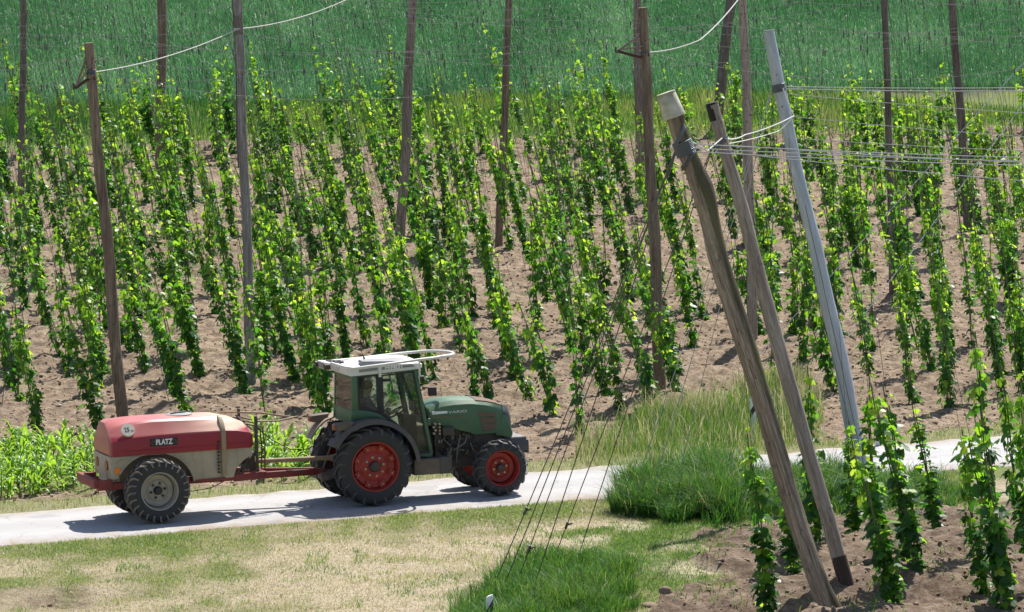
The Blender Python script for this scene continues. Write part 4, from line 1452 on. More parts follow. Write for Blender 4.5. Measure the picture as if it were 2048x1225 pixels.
pL, bL, LL, rL = pole((245, 838), (176, 78), 24, M['wood_brown'], 'brown wooden pole with rusty bracket standing behind the red sprayer', seed=1, known_top=True, short='brown pole behind the sprayer')
pF, bF, LF, rF = pole((1321, 786), (1285, 17), 24, M['wood_brown'], 'brown wooden pole with rusty bracket rising from the pale roadside grass', seed=2, known_top=True, short='bracketed pole by the roadside grass')
pC, bC, LC, rC = pole((502, 762), (475, 0), 20, M['wood_grey'], 'weathered grey pole with dark top holding the pale cable', seed=3, height=7.9, short='weathered grey pole')
pole((482, 330), (474, 100), 14, M['wood_dark'], 'dark pole hidden behind the weathered grey pole', seed=4, short='dark hidden pole')
pole((40, 452), (46, 0), 14, M['wood_dark'], 'thin grey brown pole nearest the left edge', seed=5, short='thin pole at the left edge')
pole((318, 358), (323, 0), 19, M['wood_brown'], 'dark brown pole between the sprayer pole and the weathered grey pole', seed=6, short='dark brown pole')
pole((799, 520), (824, 0), 21, M['wood_red'], 'reddish peeling pole above the tractor cab', seed=7, short='reddish pole')
pole((997, 492), (1017, 0), 16, M['wood_brown'], 'smooth brown pole above the tractor bonnet', seed=8, short='smooth brown pole')
pole((1280, 388), (1274, 60), 18, M['wood_red'], 'pale brown pole just behind the bracketed roadside pole', seed=9, short='pale brown pole')
pole((1430, 262), (1461, 0), 21, M['wood_dark'], 'dark leaning pole behind the black capped post', seed=10, short='dark leaning pole')
pole((1506, 690), (1485, 0), 21, M['bark'], 'pale barked pole with dark flecks between the leaning posts', seed=11, short='pale barked pole')
pole((1786, 592), (1768, 0), 15, M['wood_dark'], 'straight grey brown pole right of the galvanised post', seed=12, short='straight grey brown pole')
pole((1936, 455), (1903, 0), 17, M['wood_dark'], 'rightmost dark pole leaning slightly left among the vines', seed=13, short='rightmost pole')


def bracket(parent, L, frac, r, tip):
    m = MB()
    c = L * frac
    tip = c + Vector(tip)
    m.m(0).tube([c + Vector((r * 0.9, -r * 0.6, 0.03)), c + Vector((-r, -r * 0.5, -0.02)), tip], 0.034, 6)
    m.m(1).tube([c + Vector((-r * 0.9, -r * 0.2, 0.42)), tip], 0.024, 6)
    m.m(1).tube([c + Vector((r, -r * 0.6, 0.36)), c + Vector((-r * 0.6, -r * 1.1, 0.20)), tip + Vector((0.02, 0, 0.02))], 0.018, 6)
    m.m(0).tube([tip + Vector((-0.03, 0, -0.03)), tip + Vector((-0.03, 0, 0.09))], 0.02, 6)
    return m.build('bracket', [M['rust'], M['wood_red']], parent, smooth_=True)


bracket(pL, LL, 0.905, rL * 0.85, (-0.31, -0.05, -0.17))
wrap(pL, LL, 0.925, rL * 0.86, M['wrap'], 4, spread=0.10)
bracket(pF, LF, 0.875, rF * 0.85, (-0.55, -0.05, 0.10))
wrap(pF, LF, 0.885, rF * 0.86, M['wrap'], 2, spread=0.05)
wrap(pC, LC, 0.915, rC * 0.86, M['cable'], 2, spread=0.04)
mm = MB()
rough_tube(mm, [LC * 0.90, LC * 1.0], [rC * 0.90, rC * 0.88], 14, 3, 0.02)
mm.build('dark_top', M['wood_dark'], pC, smooth_=True)


def post(centres, halfw, mats, label, name, seed):
    """leaning straining post whose axis runs in one plane; centres are listed from foot to head"""
    b = unproj(*centres[0])
    Y = b[1]
    s = FPX / Y
    pts = [Vector(at_depth(px, py, Y)) for px, py in centres]
    o = pts[0].copy()
    zb = gz(o.x, o.y)
    q = Vector((0, 0, 1)).rotation_difference(pts[-1] - o).to_matrix()
    loc = [q.transposed() @ (p - o) for p in pts]
    loc = [loc[0] - (loc[1] - loc[0]).normalized() * 0.25] + loc
    rad = [halfw[0] / s] + [h / s for h in halfw]
    m = MB()
    rough_tube(m, loc, rad, 18, seed, 0.03, 0.14)
    ob = m.build(name, mats, None, smooth_=True, matrix=Matrix.Translation((o.x, o.y, zb)) @ q.to_4x4())
    tag(ob, label, 'post', 'leaning straining posts')
    return ob, loc, rad


p1, l1, r1 = post([(1667, 1238), (1641, 1190), (1612, 1100), (1581, 1000), (1550, 900), (1519, 800), (1490, 700), (1461, 600), (1437, 520), (1422, 455), (1406, 392), (1378, 330), (1360, 285), (1347, 240)],
                  [21, 20.5, 20, 20, 20, 20, 21, 21, 20, 19.5, 24, 18, 18, 18.5], [M['wood_mossy']], 'thick crooked wooden post with a white bucket on its head', 'straining_post', 21)
p2, l2, r2 = post([(1690, 1184), (1659, 1059), (1611, 906), (1567, 753), (1528, 600), (1486, 441), (1446, 313), (1424, 228)],
                  [15.5, 15, 15, 15, 14.5, 13.5, 12.5, 12.5], [M['wood_post']], 'smooth wooden leaning post with a black tarred head', 'straining_post', 22)
p3, l3, r3 = post([(1737, 1005), (1712, 880), (1689, 753), (1652, 600), (1630, 480), (1587, 313), (1556, 166), (1538, 60)],
                  [17, 16.5, 16, 15, 14, 13, 12.3, 11.2], [M['galv']], 'pale galvanised steel post leaning left above the vines', 'straining_post', 23)
m = MB()                                                 # bucket over the head of the crooked post
d = (l1[-1] - l1[-3]).normalized()
top = l1[-1] + d * 0.33
m.tube([l1[-1] - d * 0.02, l1[-1] + d * 0.05, top - d * 0.02, top], [r1[-1] * 1.22, r1[-1] * 1.24, r1[-1] * 1.03, r1[-1] * 0.97], 22)
m.tube([l1[-1] - d * 0.03, l1[-1] + d * 0.01], [r1[-1] * 1.30, r1[-1] * 1.30], 22)
m.tube([top, top + d * 0.012], [r1[-1] * 1.06, r1[-1] * 1.04], 22)
m.build('bucket', M['bucket'], p1, smooth_=True)
m = MB()
d = (l2[-1] - l2[-2]).normalized()
m.tube([l2[-1] - d * 0.24, l2[-1] - d * 0.1, l2[-1], l2[-1] + d * 0.03], [r2[-1] * 1.03, r2[-1] * 1.05, r2[-1] * 1.06, r2[-1] * 0.9], 18)
m.build('tarred_head', M['tar'], p2, smooth_=True)
m = MB()
d = (l2[2] - l2[1]).normalized()
rough_tube(m, [l2[1] - d * 0.1, l2[1] + d * 0.42], [r2[1] * 1.03, r2[1] * 1.012], 18, 4, 0.01)
m.build('damp_foot', M['damp'], p2, smooth_=True)
m = MB()
d = (l3[-1] - l3[-2]).normalized()
m.tube([l3[-1], l3[-1] + d * 0.01], [r3[-1] * 1.05, r3[-1] * 1.02], 18)
for f in (0.35, 0.75, 1.3):
    q = l3[-1] - d * f
    m.tube([q + Vector((0.0, -r3[-1] * 1.08, 0)), q + Vector((0, -r3[-1] * 0.9, 0))], 0.018, 8)
m.build('bolt', M['machine_grey'], p3, smooth_=True)


def coil(parent, c, d, r, mat, turns, spread, tilt=0.0, name='wire_wrap', rad=0.012):
    m = MB()
    a = d.cross(Vector((0, 1, 0))).normalized()
    b = d.cross(a)
    path = []
    N = turns * 14
    for i in range(N + 1):
        t = 2 * math.pi * i / 14
        path.append(c + d * (spread * (i / N - 0.5) + tilt * r * math.cos(t)) + (a * math.cos(t) + b * math.sin(t)) * r)
    m.tube(path, rad, 5)
    return m.build(name, mat, parent, smooth_=True)


def on(l, f_from_top):
    d = (l[-1] - l[-2]).normalized()
    return l[-1] - d * f_from_top, d


def loc_of(l, o, Y, py):
    """point of the post's axis at picture height py"""
    best = None
    for k in range(len(l) - 1):
        for t in np.linspace(0, 1, 40):
            p = l[k].lerp(l[k + 1], t)
            w = o.matrix_world @ p
            e = abs(proj(w.x, w.y, w.z)[1] - py)
            if best is None or e < best[0]:
                best = (e, p, (l[k + 1] - l[k]).normalized())
    return best[1], best[2]


bpy.context.view_layer.update()
c1, d1 = loc_of(l1, p1, 0, 297)
coil(p1, c1, d1, r1[-1] * 1.06, M['wrap'], 9, 0.20)
c1b, _ = loc_of(l1, p1, 0, 272)
coil(p1, c1b, d1, r1[-1] * 1.05, M['wrap'], 4, 0.06, tilt=-0.9)
c1c, _ = loc_of(l1, p1, 0, 318)
coil(p1, c1c, d1, r1[-1] * 1.06, M['wire_dark'], 3, 0.05, tilt=-0.7)
c2, d2 = loc_of(l2, p2, 0, 284)
coil(p2, c2, d2, r2[-1] * 1.06, M['wrap'], 3, 0.05, tilt=-0.5)
c3, d3 = loc_of(l3, p3, 0, 174)
coil(p3, c3, d3, r3[-2] * 1.05, M['wrap'], 7, 0.13)

# ------------------------------------------------------------------ wires
P1, P2, P3 = (o.matrix_world.translation.copy() for o in (p1, p2, p3))
W1, W2, W3 = p1.matrix_world @ c1, p2.matrix_world @ c2, p3.matrix_world @ c3


_h = MB()
_h.tube([(0, 0, 0.02), (0, 0, -0.10)], 0.014, 4)
_ho = _h.build('string_hook', M['wire_dark'])
HOOK = _ho.data
bpy.data.objects.remove(_ho)


def wire(name, pts, r, mat, label, group, sag=0.0, hooks=0.0, n=24, clamps=(), cat='wire'):
    pts = [Vector(p) for p in pts]
    path = []
    for a, b in zip(pts, pts[1:]):
        for i in range(n):
            t = i / n
            p = a.lerp(b, t)
            p.z -= sag * 4 * t * (1 - t)
            path.append(p)
    path.append(pts[-1])
    o = path[0].copy()
    m = MB()
    m.tube([p - o for p in path], r, 5)
    ob = m.build(name, mat, None, smooth_=True, matrix=Matrix.Translation(o))
    tag(ob, label, cat, group)
    if hooks:
        rg = random.Random(len(label) + int(path[0].x * 10))
        L = 0
        for a, b in zip(path, path[1:]):
            L += (b - a).length
            if L > hooks:
                L = rg.uniform(-0.4, 0.2)
                p = a.lerp(b, rg.random())
                w_ = proj(p.x, p.y, p.z)[0]
                if -40 < w_ < 2090:
                    hk = bpy.data.objects.new('string_hook', HOOK)
                    COL.objects.link(hk)
                    hk.parent = ob
                    hk.location = p - o
                    hk.scale = (1, 1, rg.uniform(0.7, 1.5))
    for f in clamps:
        i = min(len(path) - 2, int(f * (len(path) - 1)))
        q = path[i] - o
        dd = (path[i + 1] - path[i]).normalized()
        c = MB()
        c.tube([q - dd * 0.07, q + dd * 0.07], 0.022, 6)
        c.tube([q, q + Vector((0.09, 0, 0.03))], 0.012, 5)
        c.build('clamp', M['wire_dark'], ob)
    return ob


# overhead wires of the trellis, hung in bays between the pole rows
topL = bL + LL * 0.925
topF = bF + LF * 0.885
span = (topF - topL).length
GW = 'overhead trellis wires'
ordw = ['first', 'second', 'third', 'fourth', 'fifth', 'sixth', 'seventh', 'eighth', 'ninth', 'tenth', 'eleventh', 'twelfth', 'thirteenth', 'fourteenth', 'fifteenth', 'sixteenth']
dirn = (topF - topL)
rgw = random.Random(5)
k = 0
for dv in (0.0, 1.5, 3.1, 4.6, 6.2, 7.8, 9.4, 11.2, 13.2, 15.4, 17.6):
    perp = Vector((-SA, CA, 0)) * dv
    rise = 0.068 * dv
    off = 0.0 if k == 0 else rgw.uniform(-0.45, 0.45)
    sag = 0.74 if k == 0 else rgw.uniform(0.25, 0.65)
    pts = []
    for j in (-2, -1, 0, 1, 2, 3):
        p = topL + dirn * (j + off) + perp + Vector((0, 0, rise + rgw.uniform(-0.06, 0.06) * (k > 0)))
        if k == 0 and j == 0:
            p = topL
        if k == 0 and j == 1:
            p = topF
        pts.append(p)
    wire('trellis_wire', pts, 0.0050 if k == 0 else 0.0040, M['wire_mid'], 'thin overhead trellis wire with string hooks, %s wire back from the road' % ordw[k], GW, sag, 0.75)
    k += 1
wire('trellis_cable', [topL + Vector((0.1, 0, 0)), bC + LC * 0.915, Vector(at_depth(705, -6, 97.0)), Vector(at_depth(900, -60, 100))], 0.012, M['cable'], 'thick pale cable slung from the sprayer pole up to the weathered grey pole', 'pale trellis cables', 0.12)
wire('trellis_cable', [topF + Vector((0.1, 0, 0)), Vector(at_depth(1400, 80, 94.0)), Vector(at_depth(1476, 0, 97)), Vector(at_depth(1530, -80, 100))], 0.012, M['cable'], 'thick pale cable rising from the bracketed roadside pole', 'pale trellis cables', 0.05)

# near net wires that run off to the right from the leaning posts
GN = 'net wires running right from the leaning posts'
near = [(W1 + Vector((0.12, 0, 0.06)), (2180, 318), 0.0075, 'upper bright net wire tied to the bucket topped post'),
        (W1 + Vector((0.12, 0, 0.0)), (2180, 325), 0.0075, 'middle bright net wire tied to the bucket topped post'),
        (W1 + Vector((0.12, 0, -0.05)), (2180, 334), 0.0075, 'lower bright net wire tied to the bucket topped post'),
        (W2 + Vector((0.10, 0, -0.05)), (2180, 330), 0.007, 'thin net wire tied to the black headed post'),
        (W2 + Vector((0.10, 0, -0.16)), (2180, 372), 0.007, 'lowest drooping net wire tied to the black headed post'),
        (W3 + Vector((0.08, 0, 0.02)), (2180, 173), 0.0075, 'upper bright wire tied to the galvanised post'),
        (W3 + Vector((0.08, 0, -0.02)), (2180, 180), 0.008, 'lower bright wire tied to the galvanised post'),
        (W3 + Vector((0.10, 0, -0.10)), (2180, 234), 0.005, 'thin wire drooping right from the galvanised post head'),
        (W3 + Vector((0.12, 0, -0.48)), (2180, 282), 0.005, 'thin wire leaving the galvanised post at the loop'),
        (W3 + Vector((0.16, 0, -0.85)), (2180, 306), 0.005, 'thin wire leaving the galvanised post below the loop')]
for a, (ex, ey), r, lab in near:
    wire('net_wire', [a, Vector(at_depth(ex, ey, a.y + 1.5))], r, M['wire'], lab, GN, 0.03)
loop = Vector(at_depth(1588, 232, P3.y - 0.25))
wire('tie_cable', [W2 + Vector((0.06, -0.1, 0.05)), Vector(at_depth(1490, 270, (P2.y + P3.y) / 2)), loop, W3 + Vector((0.06, -0.14, 0))], 0.011, M['cable'], 'pale tie cable looped from the black headed post to the galvanised post', 'pale tie cables', 0.03, n=10)
wire('tie_cable', [W2 + Vector((0.06, -0.1, -0.03)), Vector(at_depth(1558, 262, P3.y - 0.4)), loop], 0.009, M['cable'], 'lower pale tie cable ending in the loop on the galvanised post', 'pale tie cables', 0.02, n=10)
wire('tie_cable', [W1 + Vector((0.1, -0.05, 0.1)), Vector(at_depth(1415, 302, (P1.y + P2.y) / 2)), W2 + Vector((0.0, -0.12, 0.06))], 0.010, M['cable'], 'pale tie cable crossing between the bucket topped and black headed posts', 'pale tie cables', 0.0, n=8)

# guy wires to the ground
GG = 'guy wires staying the leaning posts'
guys = [(W1, (980, 1187), 'outermost guy wire meeting the ground beside the white marker stake', (0.215,)),
        (W1, (998, 1195), 'second guy wire from the white marker stake', (0.04,)),
        (W1, (1028, 1176), 'third guy wire from the white marker stake, clamped low down', (0.10,)),
        (W1, (1058, 1201), 'fourth guy wire from the white marker stake, ending deep in the tussock', ()),
        (W2, (1103, 1123), 'guy wire of the black headed post ending at the tussock edge', (0.10,)),
        (W2, (1150, 1125), 'guy wire of the black headed post ending in an iron ring', (0.03,)),
        (W3, (1255, 1012), 'leftmost guy wire of the galvanised post', ()),
        (W3, (1296, 1008), 'middle guy wire of the galvanised post', ()),
        (W3, (1345, 1000), 'rightmost guy wire of the galvanised post', ())]
for top_, foot, lab, cl in guys:
    f = unproj(*foot)
    f[2] = gz(f[0], f[1])
    wire('guy_wire', [Vector(f) + Vector((0, 0, -0.03)), top_ + Vector((-0.12, 0, random.uniform(-0.08, 0.05)))], 0.0085 if top_ is not W3 else 0.007, M['wire_dark'] if top_ is not W3 else M['wire'], lab, GG, 0.02, clamps=cl, n=40)
f = unproj(1490, 742)
wire('guy_wire', [Vector(f), Vector(at_depth(2060, 112, f[1] + 6))], 0.009, M['wire'], 'long guy wire slanting up to the right across the slope behind the galvanised post', 'slanting guy wires', 0.0)
f = unproj(1623, 770)
wire('guy_wire', [Vector(f), Vector(at_depth(2080, 165, f[1] + 8))], 0.007, M['wire'], 'fainter guy wire slanting up to the right near the right edge', 'slanting guy wires', 0.0)
for (fx_, fy_), (tx, ty), lab in (((340, 812), (205, 250), 'thin stay wire beside the brown pole behind the sprayer'), ((2, 830), (60, 300), 'thin stay wire slanting up at the far left edge')):
    f = unproj(fx_, fy_)
    wire('guy_wire', [Vector(f), Vector(at_depth(tx, ty, f[1] + 0.5))], 0.007, M['wire_dark'], lab, 'thin stay wires')


# ------------------------------------------------------------------ roadside marker stakes
def stake(px, top, w, label, band):
    b = unproj(*px)
    s = FPX / b[1]
    h = (px[1] - top) / s
    r = w / 2 / s
    m = MB()
    poly = [(-r, -r * 0.6), (r, -r * 0.6), (r * 1.05, 0.0), (0.4 * r, r * 0.75), (-0.4 * r, r * 0.75), (-r * 1.05, 0.0)]
    m.loft([[(x, y, -0.2) for x, y in poly], [(x, y, h - 0.05) for x, y in poly], [(x * 0.9, y * 0.9 + 0.02, h + (0.02 * x / r)) for x, y in poly]])
    o = m.build('marker_stake', [M['white_plastic']], None, bevel=0.008, matrix=Matrix.Translation((b[0], b[1], gz(b[0], b[1]))))
    tag(o, label, 'stake', 'white marker stakes')
    if band:
        k = MB()
        z0 = h * band
        k.loft([[(x * 1.03, y * 1.03, z0 + 0.09 * x / r) for x, y in poly], [(x * 1.03, y * 1.03, z0 + 0.16 + 0.09 * x / r) for x, y in poly]])
        k.build('black_band', M['black'], o)
    return o


stake((979, 1262), 1190, 14, 'white marker stake in the tussock at the bottom edge', 0.42)
stake((1506, 872), 792, 11, 'white marker stake half hidden behind the crooked post', 0.52)
stake((1757, 893), 845, 13, 'short white marker stake by the road right of the galvanised post', 0)


# ------------------------------------------------------------------ hop vines
def leaf_batch(P, D, Nn, S):
    """hop leaves: P base points, D tip direction, Nn face normal, S length"""
    side = np.cross(D, Nn)
    half = [(0.0, 0.0, 0.0), (-0.14, 0.22, 0.02), (0.10, 0.50, -0.14), (0.36, 0.56, -0.22), (0.44, 0.27, -0.05), (0.74, 0.25, -0.14), (1.04, 0.0, -0.20)]
    vs = []
    for (a, b, c) in half:
        vs.append(P + S[:, None] * (D * a + side * b + Nn * c))
    for (a, b, c) in half[1:6]:
        vs.append(P + S[:, None] * (D * a - side * b + Nn * c))
    V = np.stack(vs, 1)                                  # n, 12, 3
    n = len(P)
    tri = [(0, 1, 2), (0, 2, 3), (0, 3, 4), (0, 4, 5), (0, 5, 6), (0, 7 + 1, 7), (0, 9, 8), (0, 10, 9), (0, 11, 10), (0, 6, 11)]
    F = (np.arange(n) * 12)[:, None, None] + np.array(tri)[None]
    return V.reshape(-1, 3), F.reshape(-1, 3)


def norm(a):
    return a / np.linalg.norm(a, axis=-1, keepdims=True)


def vine_mesh(seed, H, dense, girth=1.0, leaf=1.0, spread=0.0):
    rg = np.random.default_rng(seed)
    toff = rg.uniform(-0.02, 0.12)
    Ps, Ds, Ns, Ss, Ts = [], [], [], [], []
    nb = 4 if spread else 2 + (dense > 0.7)
    stems = []
    for b in range(nb):
        hb = H * (1.0 if b == 0 else rg.uniform(0.72, 0.95))
        sx_ = spread * (1 if b % 2 else -1)
        ph = rg.uniform(0, 6.28)
        tw = rg.uniform(1.4, 2.4)
        zs = np.arange(0, hb, 0.10)
        ax = np.stack([0.035 * np.cos(tw * zs + ph) + sx_ * zs, 0.035 * np.sin(tw * zs + ph), zs], -1)
        stems.append(ax)
        g = np.convolve(rg.random(len(zs) + 6), np.ones(4) / 4, 'same')[3:-3]
        for i, z in enumerate(zs):
            t = z / H
            # leafy girth: bushy foot, full middle, thin tip
            full = np.interp(t, [0, 0.06, 0.25, 0.62, 0.85, 1.0], [0.9, 1.0, 1.0, 0.8, 0.36, 0.2])
            k = rg.poisson(6.6 * dense * girth / leaf * full * np.clip((g[i] - 0.28) * 3.4, 0.10, 1.8) * (0.80 if spread else 1.0))
            rr = np.interp(t, [0, 0.1, 0.3, 0.65, 0.88, 1.0], [0.15, 0.125, 0.15, 0.155, 0.11, 0.05]) * girth
            shoot = rg.uniform(0, 6.28) if rg.random() < 0.22 else None
            for _ in range(k):
                az = rg.uniform(0, 6.28)
                el = R(rg.normal(44, 22))
                r = rr * (0.35 + 0.75 * rg.random() ** 0.6)
                if shoot is not None and rg.random() < 0.55:
                    az = shoot + rg.normal(0, 0.25)
                    r = rr * rg.uniform(0.9, 1.9)
                o = np.array([math.cos(az), math.sin(az), 0])
                nrm = o * math.cos(el) + np.array([0, 0, math.sin(el)])
                dd = o * math.sin(el) - np.array([0, 0, math.cos(el)])
                dd = norm(dd + rg.normal(0, 0.35, 3))
                nrm = norm(nrm - dd * np.dot(nrm, dd))
                sz = np.interp(t, [0, 0.5, 0.8, 1], [0.130, 0.138, 0.115, 0.08]) * leaf * rg.uniform(0.55, 1.15)
                Ps.append(ax[i] + o * r + np.array([0, 0, rg.normal(0, 0.05) + 0.03]))
                Ds.append(dd)
                Ns.append(nrm)
                Ss.append(sz)
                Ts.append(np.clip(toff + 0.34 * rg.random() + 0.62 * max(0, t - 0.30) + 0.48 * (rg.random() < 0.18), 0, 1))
    V, F = leaf_batch(np.array(Ps), np.array(Ds), np.array(Ns), np.array(Ss))
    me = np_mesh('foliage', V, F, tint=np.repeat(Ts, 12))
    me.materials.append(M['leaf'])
    sm = MB()
    for ax in stems:
        pts = [Vector(p) for p in ax[::2]]
        if len(pts) > 1:
            sm.tube(pts, 0.010, 5)
    st = bpy.data.meshes.new('bine')
    st.from_pydata([tuple(v) for v in sm.v], [], sm.f)
    st.materials.append(M['bine'])
    st.update()
    sr = MB()
    for q in ((-spread, spread) if spread else (0,)):
        sr.tube([(0, 0, 0), (q * 3.5, 0, 3.5), (q * 7.2, 0, 7.2)], 0.004, 4)
    sg = bpy.data.meshes.new('training_string')
    sg.from_pydata([tuple(v) for v in sr.v], [], sr.f)
    sg.materials.append(M['string'])
    sg.update()
    return me, st, sg


_r18 = np.random.default_rng(3)
VHT = [1.08 * float(h) for h in (2.7, 2.4, 3.0, 2.2, 3.8, 2.9, 2.0, 3.6, 2.5, 3.2, 1.8, 3.9, 2.6, 3.1, 2.3, 3.4, 2.8, 2.1)]
VDN = [0.95, 0.8, 0.9, 0.75, 0.6, 1.0, 0.6, 0.6, 0.95, 1.0, 0.8, 0.5, 0.7, 0.85, 1.0, 0.7, 0.55, 0.9]
NV = len(VHT)
VAR = [vine_mesh(100 + i, VHT[i], VDN[i], float(_r18.uniform(0.62, 0.88)), 1.0, (0, 0.04, 0.06, 0.0, 0.05, 0.075)[i % 6]) for i in range(NV)]
VAR += [vine_mesh(150, 3.5, 0.95, 0.74, 1.3), vine_mesh(151, 3.4, 1.0, 0.80, 1.35, 0.05), vine_mesh(152, 3.4, 0.85, 0.66, 1.3)]
VHT += [3.5, 3.4, 3.4]

SEEN = [(39, 804), (80, 885), (142, 758), (119, 720), (94, 660), (53, 624), (196, 857), (291, 757), (261, 710), (355, 796), (377, 835), (480, 782), (494, 793), (214, 663), (477, 635), (388, 707),
        (537, 834), (590, 753), (624, 781), (556, 703), (655, 821), (636, 809), (553, 567), (630, 530), (593, 629), (733, 694), (779, 712), (829, 722), (869, 747), (950, 790), (982, 802), (888, 654),
        (823, 629), (996, 629), (1017, 728), (903, 511), (1030, 746), (1064, 793), (1108, 830), (1161, 867), (1179, 743), (1213, 784), (1244, 818), (1310, 815), (1356, 756), (1393, 697), (1387, 613),
        (1263, 607), (1139, 638), (999, 613), (1350, 700), (996, 666), (32, 581), (85, 490), (141, 528), (194, 440), (147, 452), (256, 522), (294, 569), (312, 452), (338, 490), (385, 531), (417, 581),
        (441, 328), (476, 593), (91, 340), (15, 381), (212, 331), (297, 405), (353, 363), (423, 440), (467, 484), (547, 500), (603, 479), (635, 365), (665, 441), (750, 479), (703, 320), (665, 285),
        (629, 529), (788, 279), (900, 512), (832, 323), (947, 373), (959, 438), (970, 315), (579, 326), (794, 464), (888, 306), (935, 494), (706, 370), (1108, 313), (1055, 394), (1045, 472),
        (1176, 354), (1182, 453), (1173, 481), (1238, 363), (1210, 382), (1263, 431), (1021, 509), (1561, 613), (1601, 551), (1610, 734), (1666, 787), (1542, 750), (1747, 656), (1806, 613), (1837, 700),
        (1824, 796), (1899, 812), (1958, 594), (1989, 694), (2004, 787), (2044, 787), (1740, 762), (1629, 372), (1737, 465), (1722, 267), (1818, 419), (1883, 372), (1958, 344), (1855, 506),
        (1961, 518), (1936, 413), (1576, 472), (1554, 450), (-40, 700), (-30, 820), (2075, 700), (2080, 560)]
spots = []
for (px, py) in SEEN:
    b = unproj(px, py)
    spots.append((b[0], b[1]))
rg = np.random.default_rng(42)
tries = 0
while len(spots) < 372 and tries < 90000:
    tries += 1
    px, py = rg.uniform(-60, 2110), rg.uniform(262, 800)
    if px > 1420 and py > 760:
        continue
    if any(abs(px - bx) < 26 and by < py < by + 240 for bx, by in POLEPX):
        continue
    b = unproj(px, py)
    u, v = uv(b[0], b[1])
    if v > SOIL_END(u) - 0.5:
        continue
    ok = True
    for (x, y) in spots:
        if ((b[0] - x) / 0.56) ** 2 + ((b[1] - y) / 1.65) ** 2 < 1:
            ok = False
            break
    if ok and rg.random() < 0.8:
        for (pu, pv, _) in POLES:
            if math.hypot(pu - u, pv - v) < 0.5:
                ok = False
    if ok:
        spots.append((b[0], b[1]))


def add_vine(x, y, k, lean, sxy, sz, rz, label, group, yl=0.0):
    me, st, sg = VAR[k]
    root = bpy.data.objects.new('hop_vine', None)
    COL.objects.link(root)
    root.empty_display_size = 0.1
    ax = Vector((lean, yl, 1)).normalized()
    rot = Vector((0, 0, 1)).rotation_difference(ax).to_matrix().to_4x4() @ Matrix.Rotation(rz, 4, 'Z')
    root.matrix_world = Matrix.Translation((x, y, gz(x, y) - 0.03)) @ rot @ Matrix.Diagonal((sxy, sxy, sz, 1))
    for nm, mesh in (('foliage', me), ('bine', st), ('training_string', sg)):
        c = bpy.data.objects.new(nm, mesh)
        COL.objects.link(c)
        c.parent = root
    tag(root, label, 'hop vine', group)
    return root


spots.sort(key=lambda p: p[1])
far_spots = spots[288:]                                  # beyond three hundred the smallest, farthest ones read as one mass
spots = spots[:288]
rowname = ['front row by the road', 'second row uphill', 'third row uphill', 'fourth row uphill', 'fifth row uphill', 'sixth row uphill', 'seventh row uphill', 'eighth row uphill', 'ninth row uphill', 'last row below the grass bank', 'last row below the grass bank']
ordn = ['first', 'second', 'third', 'fourth', 'fifth', 'sixth', 'seventh', 'eighth', 'ninth', 'tenth', 'eleventh', 'twelfth', 'thirteenth', 'fourteenth', 'fifteenth', 'sixteenth', 'seventeenth', 'eighteenth']
rows = {}
vr = random.Random(77)
for (x, y) in spots:
    u, v = uv(x, y)
    r = int(np.clip((v - 7.5) / 4.9, 0, 9))
    px = proj(x, y, float(base(x, y)))[0]
    rows.setdefault(r, []).append((px, x, y))
land = [(proj(*xy(pu, pv), 0)[0], nm) for pu, pv, nm in POLES]
land = [(float(a), b) for a, b in land]
for r, lst in rows.items():
    lst.sort()
    # nearest pole by picture column, then count outwards from it
    cnt = {}
    assigned = []
    for (px, x, y) in lst:
        j = min(range(len(land)), key=lambda q: abs(land[q][0] - px))
        assigned.append((px, x, y, j, px >= land[j][0]))
    for side in (True, False):
        seq = assigned if side else assigned[::-1]
        cnt = {}
        for (px, x, y, j, right) in seq:
            if right != side:
                continue
            cnt[j] = cnt.get(j, 0) + 1
            k = vr.randrange(NV)
            if r == 0 and VDN[k] < 0.7:
                k = vr.choice((0, 2, 5, 8, 9, 13, 14))
            sz = vr.uniform(0.88, 1.18)
            hh = VHT[k] * sz
            adj = ('tall ' if hh > 3.5 else 'short ' if hh < 2.6 else '') + ('dense' if VDN[k] > 0.85 else 'sparse' if VDN[k] < 0.68 else 'leafy')
            lab = '%s hop vine, %s %s of the %s, %s' % (adj, ordn[cnt[j] - 1], 'right' if right else 'left', land[j][1].replace('behind the sprayer', 'by sprayer').replace('by the roadside grass', 'by grass').replace(' at the left edge', ' at left'), rowname[r])
            lab = ' '.join(lab.split()[:16])
            lean = vr.gauss(-0.20 + 0.06 * (px > 1500), 0.075)
            add_vine(x, y, k, lean, vr.uniform(0.86, 1.06), sz, vr.choice((0.0, math.pi)) + vr.gauss(0, 0.6), lab, 'hop vines on the slope beyond the road', vr.gauss(0, 0.05))

fv, ff, ft, nv = [], [], [], 0
for (x, y) in far_spots:
    k = vr.randrange(NV)
    me = VAR[k][0]
    co = np.empty(len(me.vertices) * 3, np.float32)
    me.vertices.foreach_get('co', co)
    co = co.reshape(-1, 3)
    tn = np.empty(len(me.vertices), np.float32)
    me.attributes['tint'].data.foreach_get('value', tn)
    lv = np.empty(len(me.loops), np.int32)
    me.loops.foreach_get('vertex_index', lv)
    ax = Vector((vr.gauss(-0.17, 0.075), vr.gauss(0, 0.05), 1)).normalized()
    sc = vr.uniform(0.88, 1.12)
    m3 = np.array(Vector((0, 0, 1)).rotation_difference(ax).to_matrix() @ Matrix.Rotation(vr.choice((0.0, math.pi)) + vr.gauss(0, 0.6), 3, 'Z'))
    fv.append((co * np.array([sc, sc, vr.uniform(0.9, 1.12)])) @ m3.T + np.array([x, y, gz(x, y) - 0.03]))
    ff.append(lv.reshape(-1, 3) + nv)
    ft.append(tn)
    nv += len(co)
